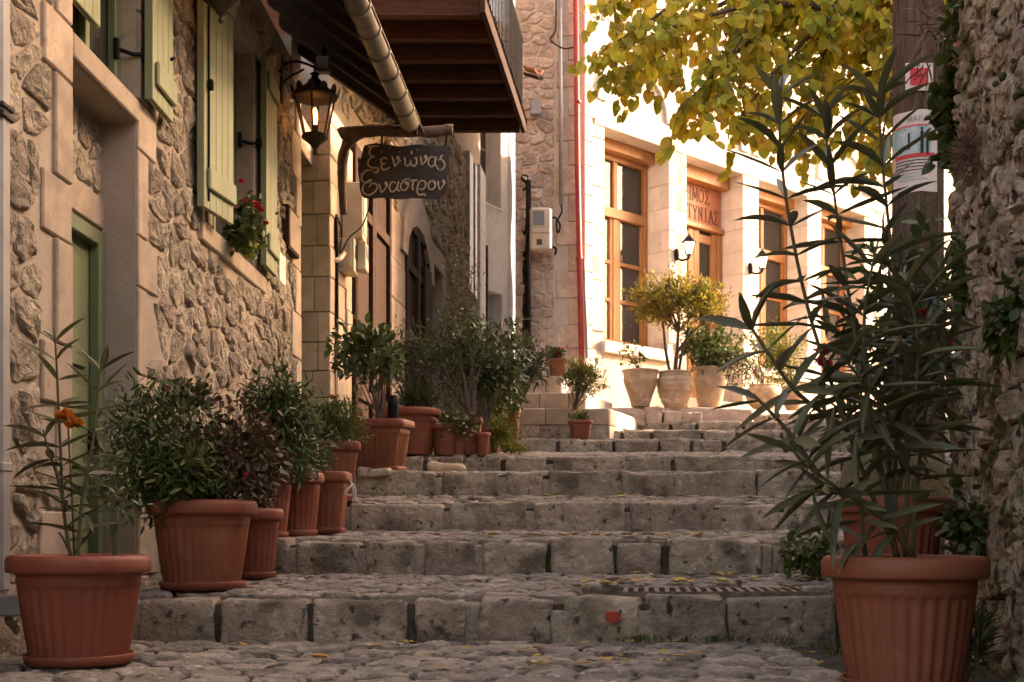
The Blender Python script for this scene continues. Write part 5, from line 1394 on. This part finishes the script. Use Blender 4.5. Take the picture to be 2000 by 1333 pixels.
# jar plants
sap=plant('sapling',s1,'spindly sapling in the first clay jar','sapling')
bush(sap,m_yelgrn,s1,s1+Vector((-.08,0,.22)),(.2,.15,.18),16,9,.05,.03,'oval',m_bark,rq,.3,.4,.008,8)
ys=plant('yellow_shrub',s2,'round yellow green shrub on bare stems in the ribbed jar','shrub')
O('trunk',*tube(smoothline([s2,s2+Vector((.03,0,.3)),PX(1325,640,16.4)],4),[.03,.028,.026,.025,.024,.022,.02,.018,.016],7),m_bark,ys,True)
for dx,x in ((-.06,1295),(.05,1350),(.02,1372)): O('trunk',*tube(smoothline([s2+Vector((dx,0,0)),s2+Vector((dx*2,0,.3)),PX(x,630,16.4)],4),[.022]*5+[.02,.018,.016,.012],6),m_bark,ys,True)
bush(ys,m_yelleaf,PX(1325,650,16.4),PX(1318,590,16.4),(.62,.5,.36),190,30,.055,.024,'oval',m_bark,rq,.2,.17,.008,26,name='crown',gaps=3)
bush(ys,m_yelleaf,PX(1325,650,16.4),PX(1375,580,16.5),(.33,.3,.33),60,30,.055,.024,'oval',None,rq,.2,.2,name='crown')
db=plant('dark_bush',s3,'dark green bush spilling from the tall clay jar','bush')
bush(db,m_mdleaf,s3,PX(1392,690,16.6),(.42,.35,.30),100,20,.06,.028,'oval',m_bark,rq,.0,.2,.01,12)
bush(db,m_dkleaf,s3,PX(1378,665,16.8),(.34,.3,.26),60,20,.06,.028,'oval',None,rq,.0,.2)
bush(db,m_olive,s3,PX(1435,720,16.5),(.22,.2,.26),40,14,.05,.02,'oval',m_twig,rq,-.2,.25,.006,8)
for k in range(8): flower_head(db,m_palefl,PX(rq.uniform(1410,1450),rq.uniform(670,730),16.3),.025,rq,6)
cy=plant('conical_shrub',s5,'yellow green conical shrub behind the oleander','shrub')
bush(cy,m_yelgrn,s5,PX(1525,690,18.7),(.38,.35,.55),90,24,.06,.02,'oval',m_bark,rq,.4,.2,.012,10)
bush(cy,m_mdleaf,s4,PX(1470,690,18.6),(.35,.3,.45),40,18,.06,.025,'oval',m_bark,rq,.2,.25,.01,8)
# ------------------------------------------------------------------ rough wall on the right
A6=Vector((1.79,4.2,0)); B6=Vector((2.18,6.05,0)); d6=(B6-A6).normalized()
W6=Wall((A6.x,A6.y),(d6.x,d6.y),(-d6.y,d6.x))
rw_=random.Random(41)
h6=E('rough_stone_wall',(2.3,4.5,0),'tall rough mossy stone wall beside the oleander','wall')
u_far=(B6-A6).length
wall_boxes((-6.5,-.4,u_far,3.95),[],-.7,-.02,W6).out('core',m_mortar,h6)
m_rwall=M('rough_wall_stone',(.60,.465,.335),(.42,.32,.225),12,.95,1.0,16,var=.22,hue=.012,bdist=.10,vbump=.5,stains=(((.68,.56,.43),17,.52,.66),((.05,.04,.03),14,.54,.64),((.12,.12,.03),2.8,.53,.66)))
ps=[stone(c,.005,rw_.uniform(.008,.042),W6,rw_,rough=.019,n0=-.04,slope=1.0) for c in cells((-1.6,-.1,u_far+.02,3.9),.27,.12,rng=rw_,jit=.7)]
emit(ps,'wall_stone',m_rwall,h6,limit=300,smooth=False)
# far end of the wall
W6e=Wall((B6.x,B6.y),(-W6.n.x,-W6.n.y),(d6.x,d6.y))
ps=[stone(c,.008,rw_.uniform(.01,.06),W6e,rw_,rough=.03) for c in cells((-.02,-.1,.7,3.8),.17,.11,rng=rw_)]
emit(ps,'end_stone',m_rwall,h6,limit=20)
for x,y,r in ((1957,150,.016),(1945,165,.012),(1985,190,.014),(1978,120,.010),(1990,240,.016)):
    p=PX(x,y,4.35); v,f=lathe([(.001,-r),(r*.6,-r*.8),(r,0),(r*.7,r*.8),(.001,r)],10,p); O('moss_cushion',[q+noise.noise_vector(q*30)*r*.4 for q in v],f,m_moss,h6,True)
def growth(name,mat,c,rad,nc,npr,ll,lw,kind,label,cat,up=.1,stem=m_twig,base=None,spread=.3):
    g=plant(name,c,label,cat); bush(g,mat,base or c,c,rad,nc,npr,ll,lw,kind,stem,rq,up,spread,.004,8); return g
iv=growth('ivy',m_ivy,PX(1866,225,5.9),(.08,.12,.26),44,10,.06,.05,'heart','bright green ivy hanging from the wall top in front of the pole','ivy',-.3)
bush(iv,m_ivy,PX(1842,150,5.9),PX(1880,60,5.8),(.08,.12,.22),22,8,.05,.042,'heart',m_twig,rq,-.2,.3,.004,8)
for x,y in ((1880,90),(1875,85),(1868,92),(1862,222)): flower_head(iv,m_palefl,PX(x,y,5.7),.022,rq,9)
growth('dry_tuft',m_dry,PX(1897,295,5.2),(.06,.06,.11),40,14,.06,.0025,'blade','reddish dry tuft of grass on the wall edge','grass',.0)
growth('grass_tuft',m_dry,PX(1822,70,7.0),(.08,.08,.20),14,6,.16,.003,'blade','pale dry grass hanging against the top of the pole','grass',-.5)
growth('wall_fern',m_ivy,PX(1960,610,4.4),(.05,.09,.15),22,10,.045,.03,'oval','green wall plant growing in the middle of the rough wall','plant',-.2)
growth('wall_creeper',m_ivy,PX(1880,545,5.6),(.05,.06,.22),24,10,.05,.035,'oval','small creeper at the far edge of the rough wall','creeper',-.1)
growth('wall_weed',m_ivy,PX(1885,1030,5.1),(.09,.1,.16),34,10,.045,.035,'oval','leafy weed between the pots and the rough wall','weed',.1)
growth('ground_weed',m_mdleaf,PX(1580,1090,6.9),(.16,.1,.12),34,12,.05,.03,'oval','dark weed growing on the second step by the right pots','weed',.2)
growth('corner_weed',m_grass,PX(1900,1270,4.3),(.07,.1,.14),22,9,.09,.008,'blade','grassy weed at the foot of the rough wall','weed',.6)
rg=plant('red_geranium',PX(1852,690,6.2),'small red flowers at the wall edge beyond the oleander','flower')
bush(rg,m_mdleaf,PX(1850,740,6.2),PX(1850,700,6.2),(.07,.07,.12),16,10,.045,.03,'oval',m_twig,rq,.2,.3,.004,6)
for x,y in ((1852,672),(1846,692),(1856,700),(1803,610),(1808,618)): flower_head(rg,m_redfl,PX(x,y,6.1),.03,rq,10)

# ------------------------------------------------------------------ utility pole with notices
YP=7.5; xc=PX(1793,0,YP).x; rpole=.150
po=E('utility_pole',(xc,YP,gz(7.4)),'weathered wooden utility pole beside the rough wall','pole')
n=30; prof=[(rpole*(1.04-.010*k/2),gz(7.4)-.1+k*.35) for k in range(22)]
v,f=lathe(prof,40,(xc,YP,0),True,True,lambda a,i,r,z:(r*(1+.012*noise.noise(Vector((math.cos(a)*6,math.sin(a)*6,z*.35)))+.010*noise.noise(Vector((math.cos(a)*19,math.sin(a)*19,z*.6))))*math.cos(a),r*(1+.012*noise.noise(Vector((math.cos(a)*6,math.sin(a)*6,z*.35)))+.010*noise.noise(Vector((math.cos(a)*19,math.sin(a)*19,z*.6))))*math.sin(a),z)); O('shaft',v,f,m_pole,po,True)
def cyl_patch(x0,x1,y0,y1,off,wob=0,k=14,rr=None):
    """curved sheet on the pole between photo columns and rows"""
    Yf=YP-rpole; r=(rr or rpole*.985)+off; V=[];Fc=[]
    c0=max(-.999,min(.999,((x0-1000)/F*Yf-xc)/r)); c1=max(-.999,min(.999,((x1-1000)/F*Yf-xc)/r))
    a0,a1=math.pi+math.acos(-c0) if False else -math.acos(c0),-math.acos(c1)
    zt,zb=PX(0,y0,Yf).z,PX(0,y1,Yf).z
    for j in range(5):
        for i in range(k+1):
            a=a0+(a1-a0)*i/k; z=zb+(zt-zb)*j/4
            w=wob*noise.noise(Vector((i*.7,j*1.1,x0*.1)))
            V.append((xc+(r+w)*math.cos(a),YP+(r+w)*math.sin(a),z+ (wob*1.5*math.sin(i*.9) if j in (0,4) else 0)))
    for j in range(4):
        for i in range(k): Fc.append((j*(k+1)+i,j*(k+1)+i+1,(j+1)*(k+1)+i+1,(j+1)*(k+1)+i))
    return V,Fc
ps_=O('poster',*cyl_patch(1744,1832,214,374,.006,.002),m_paper,None,True); tag(ps_,'torn event poster wrapped round the utility pole','poster')
O('printed_photo',*cyl_patch(1746,1818,246,300,.010),m_teal,ps_,True)
for a,b,c,d in ((1797,1803,256,300),(1798,1802,249,255),(1808,1813,262,302),(1809,1812,256,261),(1776,1779,258,290)): O('printed_figure',*cyl_patch(a,b,c,d,.0125,k=4),m_ink,ps_,True)
O('printed_strip',*cyl_patch(1760,1826,299,306,.012),m_red,ps_,True); O('printed_corner',*cyl_patch(1744,1757,330,370,.011,k=4),M('orange_print',(.72,.16,.10),None,rough=.7),ps_,True)
O('printed_corner',*cyl_patch(1745,1760,300,328,.011,k=4),M('cream_print',(.72,.48,.30),None,rough=.7),ps_,True)
O('printed_line',*cyl_patch(1746,1812,243,245.5,.0125),m_red,ps_,True)
for k,(a,b) in enumerate(((1760,1815),(1760,1822),(1760,1805),(1760,1802),(1762,1818),(1760,1800),(1764,1812))):
    y=311+k*6.2; O('text_line',*cyl_patch(a,b,y,y+1.8,.010,k=10),m_ink if k<4 else m_teal,ps_,True)
def plp(u,z,s):
    a=-math.pi/2+u/(rpole); r=rpole*.985+.0105+.002*s; return Vector((xc+r*math.cos(a),YP+r*math.sin(a),z))
letters('ΜΑΡΑSΗΟ',-.105,PX(0,236,7.35).z,.030,.030,.0016,plp,m_greypipe,ps_,False)
Yf=YP-rpole-.006
a,b=PX(1768,178,Yf),PX(1822,124,Yf)
pq=B('trail_sign',(a.x,Yf-.006,a.z),(b.x,Yf+.002,b.z),m_paper,None,.002); tag(pq,'white square trail sign with a red field nailed to the pole','sign')
a,b=PX(1777,168,Yf),PX(1812,134,Yf); B('red_field',(a.x,Yf-.008,a.z),(b.x,Yf-.005,b.z),m_red,pq)
O('zigzag_mark',*tube([PX(*q,Yf-.009) for q in ((1786,158),(1788,150),(1792,145),(1794,151),(1798,145),(1800,149),(1803,145),(1805,149))],.0035,5),m_ink,pq)
for x,y in ((1796,128),(1795,173)): O('nail',*lathe([(.004,-.002),(.004,.002)],8,PX(x,y,Yf-.006),True,True),m_iron,pq)

# ------------------------------------------------------------------ yellow leaved tree overhanging the street
rt=random.Random(99)
tr=E('autumn_tree',(4.3,9.6,.8),'autumn tree with yellow green heart shaped leaves hanging over the street','tree')
trunk=smoothline([Vector((4.3,9.6,.6)),Vector((4.2,9.5,2.2)),Vector((3.9,9.3,3.8)),Vector((3.5,9.1,5.2)),Vector((3.2,9.0,6.6))],5)
O('trunk',*tube(trunk,[.20-.13*i/(len(trunk)-1) for i in range(len(trunk))],10),m_bark,tr,True)
ends=[]
for st,en in ((1,PX(1200,85,8.3)),(1,PX(1225,135,8.6)),(0,PX(1300,60,8.2)),(1,PX(1350,190,8.4)),(2,PX(1420,120,8.3)),(0,PX(1500,30,8.6)),(1,PX(1450,220,8.3)),(2,PX(1600,130,8.6)),(1,PX(1690,220,8.2)),(0,PX(1620,40,8.4)),(1,PX(1250,-80,8.8)),(2,PX(1400,-160,9)),(0,PX(1600,-200,9)),(1,PX(1230,-5,9.2)),(1,PX(1690,90,8.9)),(2,PX(1720,280,7.9)),(0,PX(1560,250,8.8))):
    b=trunk[[9,12,15][st]]; mid=b.lerp(en,.5)+Vector((0,0,.55)); ln=smoothline([b,b.lerp(mid,.5)+Vector((0,0,.15)),mid,mid.lerp(en,.55)+Vector((0,0,.12)),en],5)
    n=len(ln); O('branch',*tube(ln,[.055*(1-.92*i/(n-1)) for i in range(n)],6),m_bark,tr,True)
    ends.append(ln)
L_P=[];L_D=[];L_U=[];L_S=[]
tw=MB()
def spray(p,d,n,ll):
    """drooping twig with alternate leaves"""
    pts=[p]; q=p.copy(); dd=d.normalized()
    for k in range(5):
        dd=(dd+Vector((rt.uniform(-.2,.2),rt.uniform(-.2,.2),-.16))).normalized(); q=q+dd*ll; pts.append(q.copy())
    tw.add(*tube(pts,[.004,.0035,.003,.0025,.002,.0015],4,False))
    for k in range(n):
        t=rt.random()*4.99; i=int(t); c=pts[i].lerp(pts[i+1],t-i)
        side=rdir(rt); dl=(side*.7+Vector((0,0,-.75))+dd*.35).normalized()
        L_P.append(c+dl*.03); L_D.append(dl); L_U.append((rdir(rt)*.7+Vector((.15,-.75,.5))).normalized()); L_S.append(rt.choice([rt.uniform(.04,.065),rt.uniform(.06,.095)]))
for ln in ends:
    n=len(ln)
    for i in range(n//3,n):
        for _ in range(2 if i<n-4 else 3):
            p=ln[i]; d=(ln[min(i+1,n-1)]-ln[max(i-1,0)]).normalized()+rdir(rt)*.9
            spray(p,d,11,rt.uniform(.05,.095))
# fill the hanging mass seen in the photo
def in_mass(x,y):
    if y<40: return 1190<x<1760
    if y<150: return x>1200+.12*y and x<1745
    if y<230: return x>1300-(270-y)*.45 and x<1745
    return x>1400 and y<262 and x<1740
k=0
while k<100:
    x,y=rt.uniform(1120,1750),rt.uniform(-60,340)
    if not in_mass(x,y): continue
    if noise.noise(Vector((x*.012,y*.016,3)))<-.12: k+=.25; continue
    Y=rt.uniform(7.8,9.6); spray(PX(x,y-25,Y),rdir(rt)+Vector((-.4,0,-.1)),9,rt.uniform(.045,.08)); k+=1
# upper crown above the frame, shading the street
for _ in range(110):
    d=rdir(rt)*(rt.random()**.4); p=Vector((2.6+d.x*4.2,9.2+d.y*3.4,6.6+d.z*2.1))
    yy=HOR-F*(p.z-EYE)/p.y
    if yy>-40: continue
    spray(p,rdir(rt),11,rt.uniform(.07,.12))
tw.out('twig',m_bark,tr,False,kind='stuff')
idx=sorted(range(len(L_P)),key=lambda i:(0 if 1100<1000+F*L_P[i].x/L_P[i].y<1760 and -10<HOR-F*(L_P[i].z-EYE)/L_P[i].y<420 else 1, L_P[i].y/L_S[i]))
for i in idx[:300]: leaf_object(tr,m_tree_leaf1,'heart',L_P[i],L_D[i],L_U[i],L_S[i],L_S[i]*.92,rt)
rest=idx[300:]
leafcloud('foliage',tr,m_tree_leaf,'heart',[tuple(L_P[i]) for i in rest],[tuple(L_D[i]) for i in rest],[tuple(L_U[i]) for i in rest],np.array([L_S[i] for i in rest]),np.array([L_S[i]*.92 for i in rest]),bend=.12,fold=.22)

# ------------------------------------------------------------------ added house mass on the right, out of the picture, to shade the street
hs=E('shade_house',(8.5,9,0),'plain stone house behind the rough wall','house')
B('wall',(6.4,2.0,-.3),(11,17.2,7.9),m_facade,hs)  # added sun blocker; pale face bounces fill into the street
V=[(6.3,1.6,7.9),(11.4,1.6,7.9),(11.4,17.3,7.9),(6.3,17.3,7.9),(8.7,1.6,9.3),(8.71,1.6,9.3),(8.71,17.3,9.3),(8.7,17.3,9.3)]; O('roof',V,BF,m_tile,hs)
for y in (3.5,6,8.5,11): 
    w=B('window',(6.36,y,3.2),(6.398,y+.9,4.5),m_glass,hs); B('frame',(6.34,y-.06,3.12),(6.39,y-.002,4.58),m_green,w); B('frame',(6.34,y+.902,3.12),(6.39,y+.96,4.58),m_green,w)

# ------------------------------------------------------------------ small things on the ground
ls=PX(872,916,11.45); v,f=chunk((ls.x-.17,11.32,gz(11.45)-.02),(ls.x+.18,11.56,gz(11.45)+.10),.07,5,.03,5,seed=8); o=O('loose_stone',v,f,m_loose,None,True); tag(o,'pale loose stone lying on the fourth step','stone')
v,f=chunk((PX(700,0,10.5).x,10.36,1.0),(PX(765,0,10.5).x,10.62,1.085),.03,5,.02,6,seed=3); o=O('loose_slab',v,f,m_step,None,True); tag(o,'flat worn slab at the end of the fourth step under the planter','stone')
rf=random.Random(12)
base_leaf=None
def fallen(x,Y,s,where):
    z=gz(Y)+.022; T_,Fc=leaf_tmpl('heart',rf.uniform(-.3,.3),rf.uniform(.1,.5))
    X=(x-1000)/F*Y; a=rf.uniform(0,6.28); t=rf.uniform(-.3,.3)
    V=[]
    for q in T_:
        u,v_,w=q[0]*s,q[1]*s*.95,q[2]*s
        V.append((X+u*math.cos(a)-v_*math.sin(a),Y+u*math.sin(a)+v_*math.cos(a),z+abs(w)*.8+u*t*.2))
    o=O('fallen_leaf',V,Fc,m_fallen,None,True); tag(o,'yellow fallen leaf lying on '+where,'leaf','leaves fallen on '+where)
for _ in range(130):
    r=rf.random()
    if r<.30: fallen(rf.uniform(1100,1620),rf.uniform(6.2,7.3),rf.uniform(.05,.09),'the tread with the drain grate')
    elif r<.55: fallen(rf.uniform(850,1600),rf.uniform(7.8,7.9),rf.uniform(.05,.085),'the second tread up')
    elif r<.78: fallen(rf.uniform(750,1520),rf.uniform(9.5,10.2),rf.uniform(.05,.09),'the third tread up')
    else: fallen(rf.uniform(450,1600),rf.uniform(4.7,5.6),rf.uniform(.04,.075),'the lower landing')
def tuft(x,Y,w,h,label,mat=m_grass,n=26,name='weed_tuft'):
    b=Vector(((x-1000)/F*Y,Y,gz(Y)+.005)); g=E(name,b,label,'weed')
    P=[];D=[];U=[];S_=[]
    for _ in range(n):
        P.append((b.x+rf.gauss(0,w*.4),b.y+rf.gauss(0,.03),b.z)); D.append((rf.gauss(0,.5),rf.gauss(0,.5),1)); U.append(tuple(rdir(rf))); S_.append(h*rf.uniform(.4,1.1))
    leafcloud('blades',g,mat,'oval' if mat is m_ivy else 'blade',P,D,U,np.array(S_),np.array(S_)*(.45 if mat is m_ivy else .09))
tuft(1540,5.55,.10,.06,'clump of grass at the foot of the lowest step near the right pot',n=34)
tuft(1400,5.70,.22,.035,'mossy strip of weeds along the foot of the lowest step',m_ivy,40)
tuft(1620,5.2,.08,.06,'grass tuft in the cobbles in front of the right pot',n=30)
tuft(1250,5.70,.12,.04,'thin weeds below the red paint dot',m_ivy,20)
tuft(805,10.0,.06,.06,'yellowish weed on the cobbles under the fourth step',m_yelgrn,20)
tuft(720,9.9,.10,.05,'low weed by the end of the fourth step',m_yelgrn,18)
tuft(1700,4.9,.10,.09,'weeds growing between the two right pots',m_ivy,24)
